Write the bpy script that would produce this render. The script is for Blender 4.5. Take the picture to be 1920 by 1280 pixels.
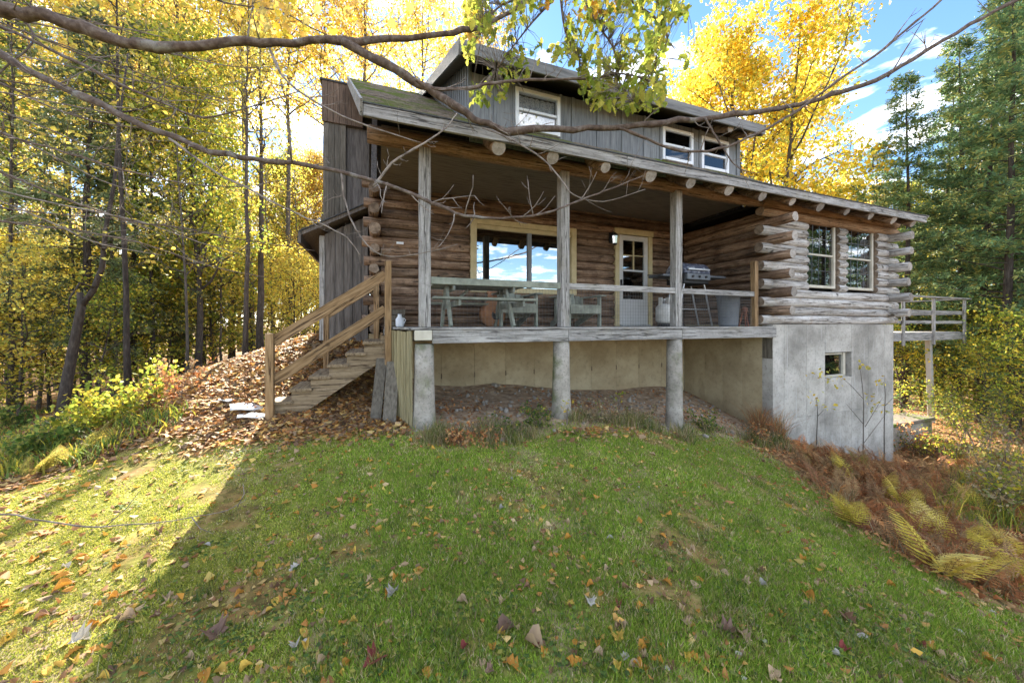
import bpy, bmesh, math, random
import numpy as np
from mathutils import Matrix, Vector
R = math.radians
for o in list(bpy.data.objects): bpy.data.objects.remove(o)
scn = bpy.context.scene
COL = scn.collection

# ------------------------------------------------------------------ camera
EYE = 1.6
YAW = R(20.5)
CAM = np.array([-.522, -4.538, EYE])
FPX, HOR = 665., 608.                      # focal length and horizon in 1920-wide pixels
cd = bpy.data.cameras.new('camera'); cam = bpy.data.objects.new('camera', cd); COL.objects.link(cam)
cam.location = CAM; cam.rotation_euler = (R(90), 0, -YAW)
cd.sensor_width = 36; cd.lens = FPX/1920*36; cd.shift_y = -(640-HOR)/1920
cd.clip_start = .05; cd.clip_end = 3000
scn.camera = cam

# ------------------------------------------------------------------ sky and sun
SUN_EL, SUN_AZ = R(33), math.atan2(0., 1.)       # azimuth from +Y (behind the house) towards +X
w = bpy.data.worlds.new('World'); scn.world = w; w.use_nodes = True
nt = w.node_tree; nt.nodes.clear()
def N(nt, t, **kw):
    n = nt.nodes.new(t)
    for k, v in kw.items():
        if k.startswith('i_'):
            k = k[2:]; k = int(k) if k.isdigit() else k.replace('_', ' ')
            n.inputs[k].default_value = v
        else: setattr(n, k, v)
    return n
def Lk(nt, a, ao, b, bi): nt.links.new(a.outputs[ao], b.inputs[bi])
sky = N(nt, 'ShaderNodeTexSky', sky_type='NISHITA', sun_disc=False, sun_elevation=SUN_EL,
        sun_rotation=SUN_AZ, altitude=300, air_density=1.0, dust_density=.08, ozone_density=2.0)
tc = N(nt, 'ShaderNodeTexCoord'); sep = N(nt, 'ShaderNodeSeparateXYZ'); Lk(nt, tc, 'Generated', sep, 0)
zc = N(nt, 'ShaderNodeMath', operation='MAXIMUM', i_1=.08); Lk(nt, sep, 'Z', zc, 0)
dx = N(nt, 'ShaderNodeMath', operation='DIVIDE'); Lk(nt, sep, 'X', dx, 0); Lk(nt, zc, 0, dx, 1)
dy = N(nt, 'ShaderNodeMath', operation='DIVIDE'); Lk(nt, sep, 'Y', dy, 0); Lk(nt, zc, 0, dy, 1)
cb = N(nt, 'ShaderNodeCombineXYZ'); Lk(nt, dx, 0, cb, 0); Lk(nt, dy, 0, cb, 1)
cn = N(nt, 'ShaderNodeTexNoise', i_Scale=1.5, i_Detail=7., i_Roughness=.58, i_Distortion=.3); va = N(nt, 'ShaderNodeVectorMath', operation='ADD'); va.inputs[1].default_value = (3.1, 1.7, 0); Lk(nt, cb, 0, va, 0); Lk(nt, va, 0, cn, 'Vector')
cr = N(nt, 'ShaderNodeValToRGB'); cr.color_ramp.elements[0].position = .485; cr.color_ramp.elements[1].position = .66
Lk(nt, cn, 'Fac', cr, 0)
mx = N(nt, 'ShaderNodeMix', data_type='RGBA'); Lk(nt, cr, 0, mx, 0)
hs = N(nt, 'ShaderNodeHueSaturation', i_Saturation=1.12, i_Value=.36); Lk(nt, sky, 0, hs, 'Color')
Lk(nt, hs, 0, mx, 6); mx.inputs[7].default_value = (6.2, 6.2, 6.2, 1)
bg = N(nt, 'ShaderNodeBackground', i_Strength=.14); Lk(nt, mx, 2, bg, 0)
out = N(nt, 'ShaderNodeOutputWorld'); Lk(nt, bg, 0, out, 0)

sd = bpy.data.lights.new('sun', 'SUN'); sun = bpy.data.objects.new('sun', sd); COL.objects.link(sun)
sd.energy = 3.8; sd.angle = R(.5); sd.color = (1., .92, .78)
to_sun = Vector((math.sin(SUN_AZ)*math.cos(SUN_EL), math.cos(SUN_AZ)*math.cos(SUN_EL), math.sin(SUN_EL)))
sun.rotation_euler = to_sun.to_track_quat('Z', 'Y').to_euler(); sun.location = (0, 0, 30)
scn.view_settings.view_transform = 'Standard'; scn.view_settings.look = 'None'
scn.view_settings.gamma = 1; scn.view_settings.exposure = 2.9
scn.render.engine = 'CYCLES'
scn.cycles.max_bounces = 14; scn.cycles.diffuse_bounces = 7; scn.cycles.transmission_bounces = 12

# ------------------------------------------------------------------ helpers
cY, sY = math.cos(YAW), math.sin(YAW)
def ray(px, py):
    a = (px-960)/FPX; b = (HOR-py)/FPX
    return np.array([a*cY+sY, -a*sY+cY, b])
def P(px, py, d): return CAM + d*ray(px, py)
rng = np.random.default_rng(7); random.seed(7)

def link(o, parent=None):
    COL.objects.link(o)
    if parent is not None:
        o.parent = parent
        l = parent['_w'] if '_w' in parent else (0, 0, 0)
        o.matrix_parent_inverse = Matrix.Translation((-l[0], -l[1], -l[2]))
        o['_w'] = (0., 0., 0.)
    return o
def thing(name, label, cat, loc=(0, 0, 0), group=None):
    o = bpy.data.objects.new(name, None); COL.objects.link(o); o.location = loc
    o.empty_display_size = .1
    o['_w'] = tuple(float(x) for x in loc); tag(o, label, cat, group); return o
def tag(o, label, cat, group=None):
    o['label'] = label; o['category'] = cat
    if group: o['group'] = group
    return o
def structure(o, kind='structure'): o['kind'] = kind; return o
def children(o): return [c for c in bpy.data.objects if c.parent == o]
def copy_tree(root, loc, rz=0, sc=1., label=None, tilt=(0, 0), kids=None):
    r = root.copy(); COL.objects.link(r); r.location = loc; r.rotation_euler = (tilt[0], tilt[1], rz)
    r.scale = (sc, sc, sc) if not hasattr(sc, '__len__') else sc
    if label: r['label'] = label
    for c in (kids if kids is not None else children(root)):
        k = c.copy(); COL.objects.link(k); k.parent = r
    return r

class MB:
    def __init__(s): s.v = []; s.f = []; s.m = []
    def add(s, vs, fs, m=0):
        b = len(s.v); s.v += [tuple(map(float, x)) for x in vs]
        s.f += [tuple(i+b for i in f) for f in fs]; s.m += [m]*len(fs); return s
    def box(s, x0, x1, y0, y1, z0, z1, m=0):
        return s.add([(x0,y0,z0),(x1,y0,z0),(x1,y1,z0),(x0,y1,z0),(x0,y0,z1),(x1,y0,z1),(x1,y1,z1),(x0,y1,z1)],
            [(0,3,2,1),(4,5,6,7),(0,1,5,4),(1,2,6,5),(2,3,7,6),(3,0,4,7)], m)
    def prism(s, poly, axis, a0, a1, m=0):
        """polygon (list of 2D points) extruded along axis 0,1,2 from a0 to a1"""
        n = len(poly)
        def mk(p, a): q = list(p); q.insert(axis, a); return q
        vs = [mk(p, a0) for p in poly] + [mk(p, a1) for p in poly]
        fs = [tuple(range(n))[::-1], tuple(range(n, 2*n))] + [(i, (i+1) % n, n+(i+1) % n, n+i) for i in range(n)]
        return s.add(vs, fs, m)
    def beam(s, p, q, wd, ht, side=None, m=0):
        """rectangular bar from p to q; side = horizontal width direction"""
        p = Vector(p); q = Vector(q); d = (q-p).normalized()
        a = Vector(side) if side else d.cross(Vector((0, 0, 1)))
        if a.length < 1e-6: a = Vector((1, 0, 0))
        a = (a - d*a.dot(d)).normalized(); b = d.cross(a).normalized()
        vs = []
        for e in (p, q):
            for i, j in ((-1,-1),(1,-1),(1,1),(-1,1)): vs.append(e + a*(i*wd/2) + b*(j*ht/2))
        return s.add(vs, [(0,1,2,3),(7,6,5,4),(0,4,5,1),(1,5,6,2),(2,6,7,3),(3,7,4,0)], m)
    def tube(s, pts, rad, n=8, m=0, capm=None, cap=True):
        pts = [Vector(p) for p in pts]; k = len(pts)
        if not hasattr(rad, '__len__'): rad = [rad]*k
        ref = Vector((0, 0, 1)); d0 = (pts[1]-pts[0]).normalized()
        if abs(d0.dot(ref)) > .9: ref = Vector((1, 0, 0))
        a = d0.cross(ref).normalized(); vs = []
        for i, p in enumerate(pts):
            d = (pts[min(i+1, k-1)]-pts[max(i-1, 0)])
            d = d.normalized() if d.length > 1e-9 else d0
            a = (a - d*a.dot(d)); a = a.normalized() if a.length > 1e-6 else d.orthogonal().normalized()
            b = d.cross(a)
            for j in range(n):
                t = 2*math.pi*j/n
                rr = rad[i](t) if callable(rad[i]) else rad[i]
                vs.append(p + (a*math.cos(t)+b*math.sin(t))*rr)
        fs = [(i*n+j, i*n+(j+1) % n, (i+1)*n+(j+1) % n, (i+1)*n+j) for i in range(k-1) for j in range(n)]
        s.add(vs, fs, m)
        if cap:
            b0 = len(s.v)-len(vs); cm = m if capm is None else capm
            s.f.append(tuple(b0+j for j in range(n))[::-1]); s.m.append(cm)
            s.f.append(tuple(b0+(k-1)*n+j for j in range(n))); s.m.append(cm)
        return s
    def lathe(s, c, prof, n=20, m=0):
        """profile [(r,z)] turned about a vertical axis at c"""
        vs = [(c[0]+r*math.cos(2*math.pi*j/n), c[1]+r*math.sin(2*math.pi*j/n), c[2]+z) for r, z in prof for j in range(n)]
        k = len(prof)
        fs = [(i*n+j, i*n+(j+1) % n, (i+1)*n+(j+1) % n, (i+1)*n+j) for i in range(k-1) for j in range(n)]
        fs += [tuple(range(n))[::-1], tuple(range((k-1)*n, k*n))]
        return s.add(vs, fs, m)
    def mesh(s, name):
        me = bpy.data.meshes.new(name); me.from_pydata(s.v, [], s.f)
        if any(s.m): me.polygons.foreach_set('material_index', s.m)
        me.update(); return me
    def build(s, name, mats, parent=None, smooth=False, bevel=0):
        me = s.mesh(name)
        for mt in (mats if isinstance(mats, (list, tuple)) else [mats]): me.materials.append(mt)
        if smooth:
            for p in me.polygons: p.use_smooth = len(p.vertices) <= 4
        o = bpy.data.objects.new(name, me); link(o, parent)
        if bevel:
            b = o.modifiers.new('b', 'BEVEL'); b.width = bevel; b.segments = 1; b.limit_method = 'ANGLE'
        return o

def np_mesh(name, V, F, col=None, mats=(), parent=None, smooth=False):
    """fast mesh from arrays; F is (n,k) with k 3 or 4"""
    me = bpy.data.meshes.new(name); V = np.asarray(V, np.float32); F = np.asarray(F, np.int32)
    n, k = F.shape
    me.vertices.add(len(V)); me.vertices.foreach_set('co', V.ravel())
    me.loops.add(n*k); me.loops.foreach_set('vertex_index', F.ravel())
    me.polygons.add(n); me.polygons.foreach_set('loop_start', np.arange(0, n*k, k, dtype=np.int32))
    me.polygons.foreach_set('loop_total', np.full(n, k, np.int32))
    if smooth: me.polygons.foreach_set('use_smooth', np.ones(n, bool))
    me.update(calc_edges=True)
    if col is not None:
        a = me.color_attributes.new('Col', 'FLOAT_COLOR', 'POINT')
        c = np.ones((len(V), 4), np.float32); c[:, :3] = col; a.data.foreach_set('color', c.ravel())
    for m in mats: me.materials.append(m)
    o = bpy.data.objects.new(name, me)
    link(o, parent); return o

# ------------------------------------------------------------------ materials
def ramp(nt, stops):
    r = nt.nodes.new('ShaderNodeValToRGB'); e = r.color_ramp.elements
    while len(e) < len(stops): e.new(.5)
    for i, (p, c) in enumerate(stops): e[i].position = p; e[i].color = (*c, 1)
    return r
MATS = {}
def surf(name, stops, scale=(1, 1, 1), nscale=6., detail=6., rough=.8, bump=.25, bdist=.01, rand=.25,
         stain=None, stain_scale=1.5, stain_rng=(.5, .65), spec=.3, metal=0., dist=.0, sscale=(1, 1, 1), crack=None, knots=0., mott=0.):
    """noise through a colour ramp, a stain colour in broad patches, per-object value shift, bump"""
    m = bpy.data.materials.new(name); m.use_nodes = True; nt = m.node_tree
    b = nt.nodes['Principled BSDF']; b.inputs['Roughness'].default_value = rough
    b.inputs['Specular IOR Level'].default_value = spec; b.inputs['Metallic'].default_value = metal
    tc = N(nt, 'ShaderNodeTexCoord'); mp = N(nt, 'ShaderNodeMapping'); mp.inputs['Scale'].default_value = scale
    oi = N(nt, 'ShaderNodeObjectInfo'); ad = N(nt, 'ShaderNodeVectorMath', operation='ADD')
    ms = N(nt, 'ShaderNodeMath', operation='MULTIPLY', i_1=37.); Lk(nt, oi, 'Random', ms, 0)
    Lk(nt, tc, 'Object', mp, 0); Lk(nt, mp, 0, ad, 0); Lk(nt, ms, 0, ad, 1)
    ns = N(nt, 'ShaderNodeTexNoise', i_Scale=nscale, i_Detail=detail, i_Roughness=.62, i_Distortion=dist); Lk(nt, ad, 0, ns, 'Vector')
    rp = ramp(nt, stops); Lk(nt, ns, 'Fac', rp, 0); last = (rp, 0)
    if stain:
        mp2 = N(nt, 'ShaderNodeMapping'); mp2.inputs['Scale'].default_value = sscale; Lk(nt, tc, 'Object', mp2, 0)
        n2 = N(nt, 'ShaderNodeTexNoise', i_Scale=stain_scale, i_Detail=5., i_Roughness=.6); Lk(nt, mp2, 0, n2, 'Vector')
        r2 = ramp(nt, [(stain_rng[0], (0, 0, 0)), (stain_rng[1], (1, 1, 1))]); Lk(nt, n2, 'Fac', r2, 0)
        mx = N(nt, 'ShaderNodeMix', data_type='RGBA'); Lk(nt, r2, 0, mx, 0); Lk(nt, rp, 0, mx, 6)
        mx.inputs[7].default_value = (*stain, 1); last = (mx, 2)
    hgt = (ns, 'Fac')
    def mul(last, nd, col):
        mx = N(nt, 'ShaderNodeMix', data_type='RGBA', blend_type='MIX'); Lk(nt, nd, 0, mx, 0); Lk(nt, last[0], last[1], mx, 6); mx.inputs[7].default_value = (*col, 1); return (mx, 2)
    if mott:                                     # fine blotches
        n4 = N(nt, 'ShaderNodeTexNoise', i_Scale=nscale*6, i_Detail=9., i_Roughness=.7); Lk(nt, tc, 'Object', n4, 'Vector')
        r4 = ramp(nt, [(.52, (0, 0, 0)), (.72, (mott, mott, mott))]); Lk(nt, n4, 'Fac', r4, 0); last = mul(last, r4, tuple(.45*x for x in stops[0][1]))
    if crack:                                    # dark drying checks along the grain
        mp3 = N(nt, 'ShaderNodeMapping'); mp3.inputs['Scale'].default_value = crack[0]; Lk(nt, tc, 'Object', mp3, 0)
        a3 = N(nt, 'ShaderNodeVectorMath', operation='ADD'); Lk(nt, mp3, 0, a3, 0); Lk(nt, ms, 0, a3, 1)
        n3 = N(nt, 'ShaderNodeTexNoise', i_Scale=3.2, i_Detail=3., i_Roughness=.5); Lk(nt, a3, 0, n3, 'Vector')
        r3 = ramp(nt, [(crack[1]-.02, (0, 0, 0)), (crack[1], (1, 1, 1)), (crack[1]+.035, (1, 1, 1)), (crack[1]+.055, (0, 0, 0))]); Lk(nt, n3, 'Fac', r3, 0)
        last = mul(last, r3, crack[2])
        sb = N(nt, 'ShaderNodeMath', operation='SUBTRACT'); Lk(nt, ns, 'Fac', sb, 0); Lk(nt, r3, 0, sb, 1); hgt = (sb, 0)
    if knots:
        vo = N(nt, 'ShaderNodeTexVoronoi', i_Scale=knots); a5 = N(nt, 'ShaderNodeVectorMath', operation='ADD'); Lk(nt, tc, 'Object', a5, 0); Lk(nt, ms, 0, a5, 1); Lk(nt, a5, 0, vo, 'Vector')
        r5 = ramp(nt, [(.06, (1, 1, 1)), (.13, (0, 0, 0))]); Lk(nt, vo, 'Distance', r5, 0); last = mul(last, r5, tuple(.5*x for x in stops[0][1]))
    mr = N(nt, 'ShaderNodeMapRange', i_3=1-rand, i_4=1+rand); Lk(nt, oi, 'Random', mr, 0)
    hs = N(nt, 'ShaderNodeHueSaturation'); Lk(nt, mr, 0, hs, 'Value'); Lk(nt, last[0], last[1], hs, 'Color')
    Lk(nt, hs, 0, b, 'Base Color')
    bp = N(nt, 'ShaderNodeBump', i_Strength=bump, i_Distance=bdist); Lk(nt, hgt[0], hgt[1], bp, 'Height'); Lk(nt, bp, 0, b, 'Normal')
    MATS[name] = m; return m
def wood(name, a, b, axis, c=None, **kw):
    sc = [9., 9., 9.]; sc[axis] = .7
    st = [(.32, a), (.55, b)] if c is None else [(.3, a), (.5, b), (.68, c)]
    kw.setdefault('nscale', 4.); kw.setdefault('bump', .35); kw.setdefault('bdist', .006)
    if 'ck' in kw:
        cs = [11., 11., 11.]; cs[axis] = .5; kw['crack'] = (cs, .60, kw.pop('ck'))
    return surf(name, st, scale=sc, **kw)
# weathered silver-grey timber by grain axis
GREY = [wood('weathered_timber_%s' % 'xyz'[i], (.15, .142, .13), (.29, .28, .27), i, (.43, .42, .405), rand=.12, ck=(.07, .065, .06), mott=.5,
             stain=(.26, .24, .19), stain_scale=2.2, stain_rng=(.55, .75)) for i in range(3)]
PINE = [wood('treated_pine_%s' % 'xyz'[i], (.13, .075, .033), (.26, .165, .082), i, (.35, .24, .135), rand=.14, ck=(.07, .04, .02), knots=3.) for i in range(3)]
LOGB = [wood('brown_log_%s' % 'xyz'[i], (.085, .052, .033), (.205, .132, .086), i, (.34, .245, .175), rand=.36, ck=(.028, .018, .012), knots=3.2, mott=.7,
             stain=(.10, .06, .04), stain_scale=3., stain_rng=(.5, .7), nscale=3.) for i in range(3)]
LOGG = [wood('silver_log_%s' % 'xyz'[i], (.18, .16, .14), (.40, .38, .36), i, (.58, .565, .55), rand=.16, ck=(.07, .055, .045), knots=2.6, mott=.6,
             stain=(.30, .20, .125), stain_scale=2.6, stain_rng=(.60, .76), nscale=2.6) for i in range(3)]
LOGO = wood('sheltered_log', (.12, .068, .036), (.27, .165, .095), 0, (.37, .27, .185), rand=.12, ck=(.04, .025, .015), knots=2.6, mott=.6)
ENDG = surf('log_end_grain', [(.3, (.10, .07, .05)), (.6, (.26, .20, .15))], nscale=14, rand=.3, bump=.5, mott=.9)
ENDW = surf('pale_log_end', [(.3, (.19, .165, .14)), (.6, (.36, .33, .30))], nscale=14, rand=.3, bump=.5, mott=.9)
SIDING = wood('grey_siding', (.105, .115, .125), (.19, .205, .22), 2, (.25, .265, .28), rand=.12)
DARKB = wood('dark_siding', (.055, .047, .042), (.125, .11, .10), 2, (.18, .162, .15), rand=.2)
DFASC = wood('dormer_fascia_paint', (.10, .10, .10), (.185, .185, .185), 0, (.24, .24, .235), rand=.08)
CEIL = wood('porch_ceiling_wood', (.095, .075, .06), (.185, .155, .125), 0, rand=.1)
CEDAR = wood('cedar_soffit', (.05, .034, .024), (.12, .08, .055), 2, (.17, .12, .088), rand=.15)
CONC = surf('grey_concrete', [(.3, (.30, .285, .255)), (.5, (.44, .42, .385)), (.7, (.53, .51, .475))], nscale=3.2, detail=10, rough=.9, bump=.3,
            stain=(.205, .195, .175), stain_scale=.9, stain_rng=(.45, .68), rand=.03, mott=.8, crack=((6., 6., .15), .68, (.46, .46, .45)))
TANC = surf('tan_concrete', [(.3, (.32, .255, .155)), (.6, (.44, .365, .235))], nscale=2., detail=9, rough=.9, bump=.25,
            stain=(.28, .215, .125), stain_scale=.9, stain_rng=(.47, .68), rand=.03, mott=.5)
PIER = surf('pier_concrete', [(.3, (.20, .185, .16)), (.5, (.31, .285, .25)), (.7, (.41, .385, .345))], nscale=5., detail=8, rough=.9, bump=.4,
            stain=(.12, .135, .06), stain_scale=2.6, stain_rng=(.5, .66), rand=.1, mott=.8)
SHIN = surf('mossy_shingle', [(.3, (.075, .062, .05)), (.6, (.19, .16, .13))], nscale=14., rough=.95, bump=.5, rand=.3,
            stain=(.085, .12, .02), stain_scale=1.5, stain_rng=(.46, .60))
SHIN2 = surf('dark_shingle', [(.3, (.035, .037, .04)), (.6, (.075, .078, .085))], nscale=14., rough=.95, bump=.5, rand=.25)
WHITE = surf('white_paint', [(.3, (.68, .72, .78)), (.7, (.78, .81, .86))], nscale=9., rough=.5, bump=.1, rand=.04)
CREAM = surf('cream_paint', [(.3, (.38, .31, .165)), (.6, (.50, .42, .245))], nscale=6., rough=.55, bump=.15, rand=.05)
CREAMW = surf('pale_cream_paint', [(.3, (.42, .395, .32)), (.6, (.54, .51, .43))], nscale=6., rough=.55, bump=.15, rand=.05)
DOORW = surf('white_door_paint', [(.3, (.46, .46, .45)), (.6, (.56, .56, .56))], nscale=3., rough=.45, bump=.05, rand=.02)
GREENP = surf('pale_green_paint', [(.28, (.14, .15, .125)), (.5, (.235, .255, .21)), (.7, (.31, .33, .28))], nscale=7., rough=.75, bump=.3, rand=.12)
TERRA = surf('terracotta', [(.3, (.27, .125, .06)), (.6, (.42, .22, .12))], nscale=5., rough=.85, bump=.2, rand=.05)
BLACK = surf('black_metal', [(.3, (.012, .012, .013)), (.7, (.03, .03, .032))], nscale=8., rough=.5, rand=.1)
WIRE = surf('dull_wire', [(.3, (.10, .10, .10)), (.7, (.18, .18, .18))], nscale=12., rough=.6, rand=.05)
STEEL = surf('galvanised_steel', [(.3, (.36, .37, .38)), (.7, (.52, .53, .54))], nscale=12., rough=.4, metal=.7, bump=.05, rand=.1)
TANKW = surf('tank_paint', [(.35, (.36, .36, .34)), (.6, (.54, .54, .52))], nscale=7., rough=.5, bump=.1)
CANG = surf('grey_plastic', [(.3, (.11, .125, .145)), (.7, (.16, .178, .20))], nscale=4., rough=.55, bump=.03)
GRILLH = surf('enamel_lid', [(.35, (.03, .035, .06)), (.5, (.10, .115, .17)), (.62, (.34, .36, .41))], nscale=16., rough=.35, bump=.05)
RUST = surf('rust_red', [(.3, (.17, .06, .035)), (.6, (.32, .13, .075))], nscale=8., rough=.85)
PAPER = surf('pale_sheet', [(.3, (.40, .41, .42)), (.6, (.56, .565, .57))], nscale=3., rough=.8, bump=.2, rand=.08)
PLANKG = wood('grey_plank', (.06, .05, .038), (.12, .105, .083), 2, (.17, .15, .122), rand=.2)
STAIN = surf('brown_stain', [(.3, (.10, .07, .045)), (.6, (.16, .12, .08))], nscale=9.)
STRG = [wood('grey_tan_timber_%s' % 'xyz'[i], (.12, .085, .05), (.215, .16, .10), i, (.29, .225, .15), rand=.12, ck=(.06, .04, .025), mott=.5) for i in range(3)]
LATT = wood('mossy_skirt_board', (.13, .11, .055), (.26, .225, .125), 2, (.33, .295, .18), rand=.2)
CURT = surf('lace_curtain', [(.38, (.34, .38, .44)), (.55, (.66, .70, .76))], nscale=40., rough=.9, bump=.0, rand=.0)
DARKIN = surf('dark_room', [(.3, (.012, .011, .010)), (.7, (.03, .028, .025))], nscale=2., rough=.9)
BARK = surf('bark', [(.3, (.055, .045, .038)), (.55, (.13, .11, .092)), (.7, (.20, .175, .15))], scale=(6, 6, 1.2), nscale=5., rough=.95, bump=.6, bdist=.02, rand=.3)
BARKD = surf('dark_bark', [(.3, (.03, .024, .02)), (.55, (.075, .06, .05)), (.7, (.12, .10, .085))], scale=(6, 6, 1.2), nscale=5., rough=.95, bump=.6, bdist=.02, rand=.3)
BARKB = surf('branch_bark', [(.3, (.055, .038, .03)), (.5, (.12, .085, .066)), (.7, (.20, .165, .14))], nscale=22., rough=.92, bump=.9, bdist=.008, rand=.1, mott=.6,
             stain=(.24, .225, .20), stain_scale=7., stain_rng=(.56, .70))
TWIG = surf('pale_twig', [(.35, (.11, .085, .068)), (.6, (.26, .22, .19))], nscale=14., rough=.85, bump=.3, rand=.1)

def glass(name, tint, refl):
    m = bpy.data.materials.new(name); m.use_nodes = True; nt = m.node_tree; nt.nodes.clear()
    fr = N(nt, 'ShaderNodeFresnel', i_IOR=1.5); ad = N(nt, 'ShaderNodeMath', operation='ADD', i_1=refl); ad.use_clamp = True
    Lk(nt, fr, 0, ad, 0)
    tr = N(nt, 'ShaderNodeBsdfTransparent'); tr.inputs[0].default_value = (*tint, 1)
    gl = N(nt, 'ShaderNodeBsdfGlossy', i_Roughness=.015)
    mx = N(nt, 'ShaderNodeMixShader'); Lk(nt, ad, 0, mx, 0); Lk(nt, tr, 0, mx, 1); Lk(nt, gl, 0, mx, 2)
    o = N(nt, 'ShaderNodeOutputMaterial'); Lk(nt, mx, 0, o, 0); return m
GLASS = glass('window_glass', (.55, .6, .62), .22)
GLASSL = glass('curtained_glass', (.95, .96, .97), .06)
GLASSM = glass('picture_window_glass', (.25, .28, .3), .45)

def leafmat(name, transl=.45, rough=.55, bright=1.0):
    m = bpy.data.materials.new(name); m.use_nodes = True; nt = m.node_tree; nt.nodes.clear()
    at = N(nt, 'ShaderNodeAttribute', attribute_name='Col'); oi = N(nt, 'ShaderNodeObjectInfo')
    mr = N(nt, 'ShaderNodeMapRange', i_3=.82*bright, i_4=1.18*bright); Lk(nt, oi, 'Random', mr, 0)
    hs = N(nt, 'ShaderNodeHueSaturation'); Lk(nt, mr, 0, hs, 'Value'); Lk(nt, at, 'Color', hs, 'Color')
    d = N(nt, 'ShaderNodeBsdfPrincipled', i_Roughness=rough); d.inputs['Specular IOR Level'].default_value = .25; Lk(nt, hs, 0, d, 'Base Color')
    t = N(nt, 'ShaderNodeBsdfTranslucent'); Lk(nt, hs, 0, t, 'Color')
    mx = N(nt, 'ShaderNodeMixShader', i_0=transl); Lk(nt, d, 0, mx, 1); Lk(nt, t, 0, mx, 2)
    o = N(nt, 'ShaderNodeOutputMaterial'); Lk(nt, mx, 0, o, 0); return m
LEAF = leafmat('leaf', .57, bright=1.28); NEEDLE = leafmat('needle_foliage', .45, bright=1.7); DRYLEAF = leafmat('dry_leaf', .25, .7); GRASSM = leafmat('grass_blade', .35, .6)
# ------------------------------------------------------------------ terrain
CP = np.array([  # x, y, height
 (-.5,-4.5,0),(-1.8,-1.8,.0),(-.57,-1.64,.02),(1.5,-2.4,.0),(1.39,-.25,.12),(0,.05,.30),(1.97,.05,.26),(4.1,.05,-.14),(3.8,-.6,-.15),
 (.47,2.0,.44),(1.44,2.0,.44),(2.74,2.0,.28),(3.8,2.0,.16),(5.71,2.0,.12),(6.3,1.1,-.2),(6.3,.5,-.36),(6.35,-.05,-.5),(6.4,2.1,.0),
 (10.4,-.06,-1.52),(8.4,-.1,-1.08),(12.6,.3,-1.3),(5.3,-1.5,-.68),(4.16,-2.87,-.55),(3.3,-3.5,-.36),(9.5,-1.9,-1.15),(16.2,-.1,-1.45),(7.5,-3,-1.0),(12,-4,-1.5),
 (-1.5,2.5,1.27),(-.6,2.6,1.2),(-1.8,.75,.40),(-.9,.9,.42),(-1.8,-.42,.11),(-3.1,5.0,.92),(-4.26,5.4,.60),(-5.2,4.9,.18),(-5.9,4.1,-.08),(-5.5,2.7,-.06),(-3.5,2.2,.55),(-3.4,.6,.18),
 (-4.5,-1,-.02),(-2,-5,-.05),(-9,3,-.7),(-8,8,-.6),(-4,10,.3),(-1,8,1.2),(4,9,.8),(12,8,-.8),(20,6,-1.8),(20,-8,-2.2),(5,-9,-1.0),(-6,-8,-.4),(-1,-9,-.4),
 (-16,0,-1.5),(-14,14,-1.3),(0,20,.5),(-6,22,-.4),(14,22,-1.5),(30,15,-2.5),(30,-20,-4),(0,-25,-3.5),(-25,-15,-3),(-30,12,-2.),(-20,35,-1.5),(10,40,-2),(40,40,-3),(60,0,-5),(0,-60,-9),(-60,0,-4),(0,70,-2)], float)
def tps(a, b):
    d2 = ((a[:, None, :]-b[None, :, :])**2).sum(-1); return .5*d2*np.log(d2+1e-9)
_n = len(CP); _A = np.zeros((_n+3, _n+3)); _A[:_n, :_n] = tps(CP[:, :2], CP[:, :2]) + np.eye(_n)*.01
_A[:_n, _n] = 1; _A[:_n, _n+1:] = CP[:, :2]; _A[_n, :_n] = 1; _A[_n+1:, :_n] = CP[:, :2].T
_w = np.linalg.solve(_A, np.r_[CP[:, 2], 0, 0, 0])
def hz(x, y):
    x = np.atleast_1d(np.asarray(x, float)); y = np.atleast_1d(np.asarray(y, float))
    r = np.hypot(x-2, y-2); k = np.minimum(1, 62/np.maximum(r, 1e-6)); xx = 2+(x-2)*k; yy = 2+(y-2)*k
    q = np.c_[xx.ravel(), yy.ravel()]; o = np.empty(len(q))
    for i in range(0, len(q), 20000):
        s = q[i:i+20000]; o[i:i+20000] = tps(s, CP[:, :2]) @ _w[:_n] + _w[_n] + s @ _w[_n+1:]
    o = o.reshape(x.shape)
    o = o + .014*np.sin(3.1*x+1.3*y)*np.sin(2.3*y-.7*x) + .010*np.sin(7.3*x-2.*y+1)*np.sin(6.1*y+1.7*x)
    return o
def hz1(x, y): return float(hz(x, y)[0])
def G(px, py, dmax=60):
    """ground point under a pixel of the photograph"""
    d = ray(px, py); t = np.linspace(.9, dmax, 3000); h = hz(CAM[0]+t*d[0], CAM[1]+t*d[1]); z = CAM[2]+t*d[2]
    i = np.argmax(z < h); t = t[i] if z[i] < h[i] else dmax
    return np.array([CAM[0]+t*d[0], CAM[1]+t*d[1], hz1(CAM[0]+t*d[0], CAM[1]+t*d[1])])
def inpoly(x, y, poly):
    c = np.zeros(np.shape(x), bool); n = len(poly)
    for i in range(n):
        x0, y0 = poly[i]; x1, y1 = poly[(i+1) % n]
        k = ((y0 > y) != (y1 > y)) & (x < (x1-x0)*(y-y0)/(y1-y0+1e-12)+x0); c ^= k
    return c
def polydist(x, y, poly):
    """signed distance, positive inside"""
    d = np.full(np.shape(x), 1e9); n = len(poly)
    for i in range(n):
        a = np.array(poly[i]); b = np.array(poly[(i+1) % n]); ab = b-a
        t = np.clip(((x-a[0])*ab[0]+(y-a[1])*ab[1])/(ab @ ab + 1e-12), 0, 1)
        d = np.minimum(d, np.hypot(x-a[0]-t*ab[0], y-a[1]-t*ab[1]))
    return np.where(inpoly(x, y, poly), d, -d)
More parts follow.
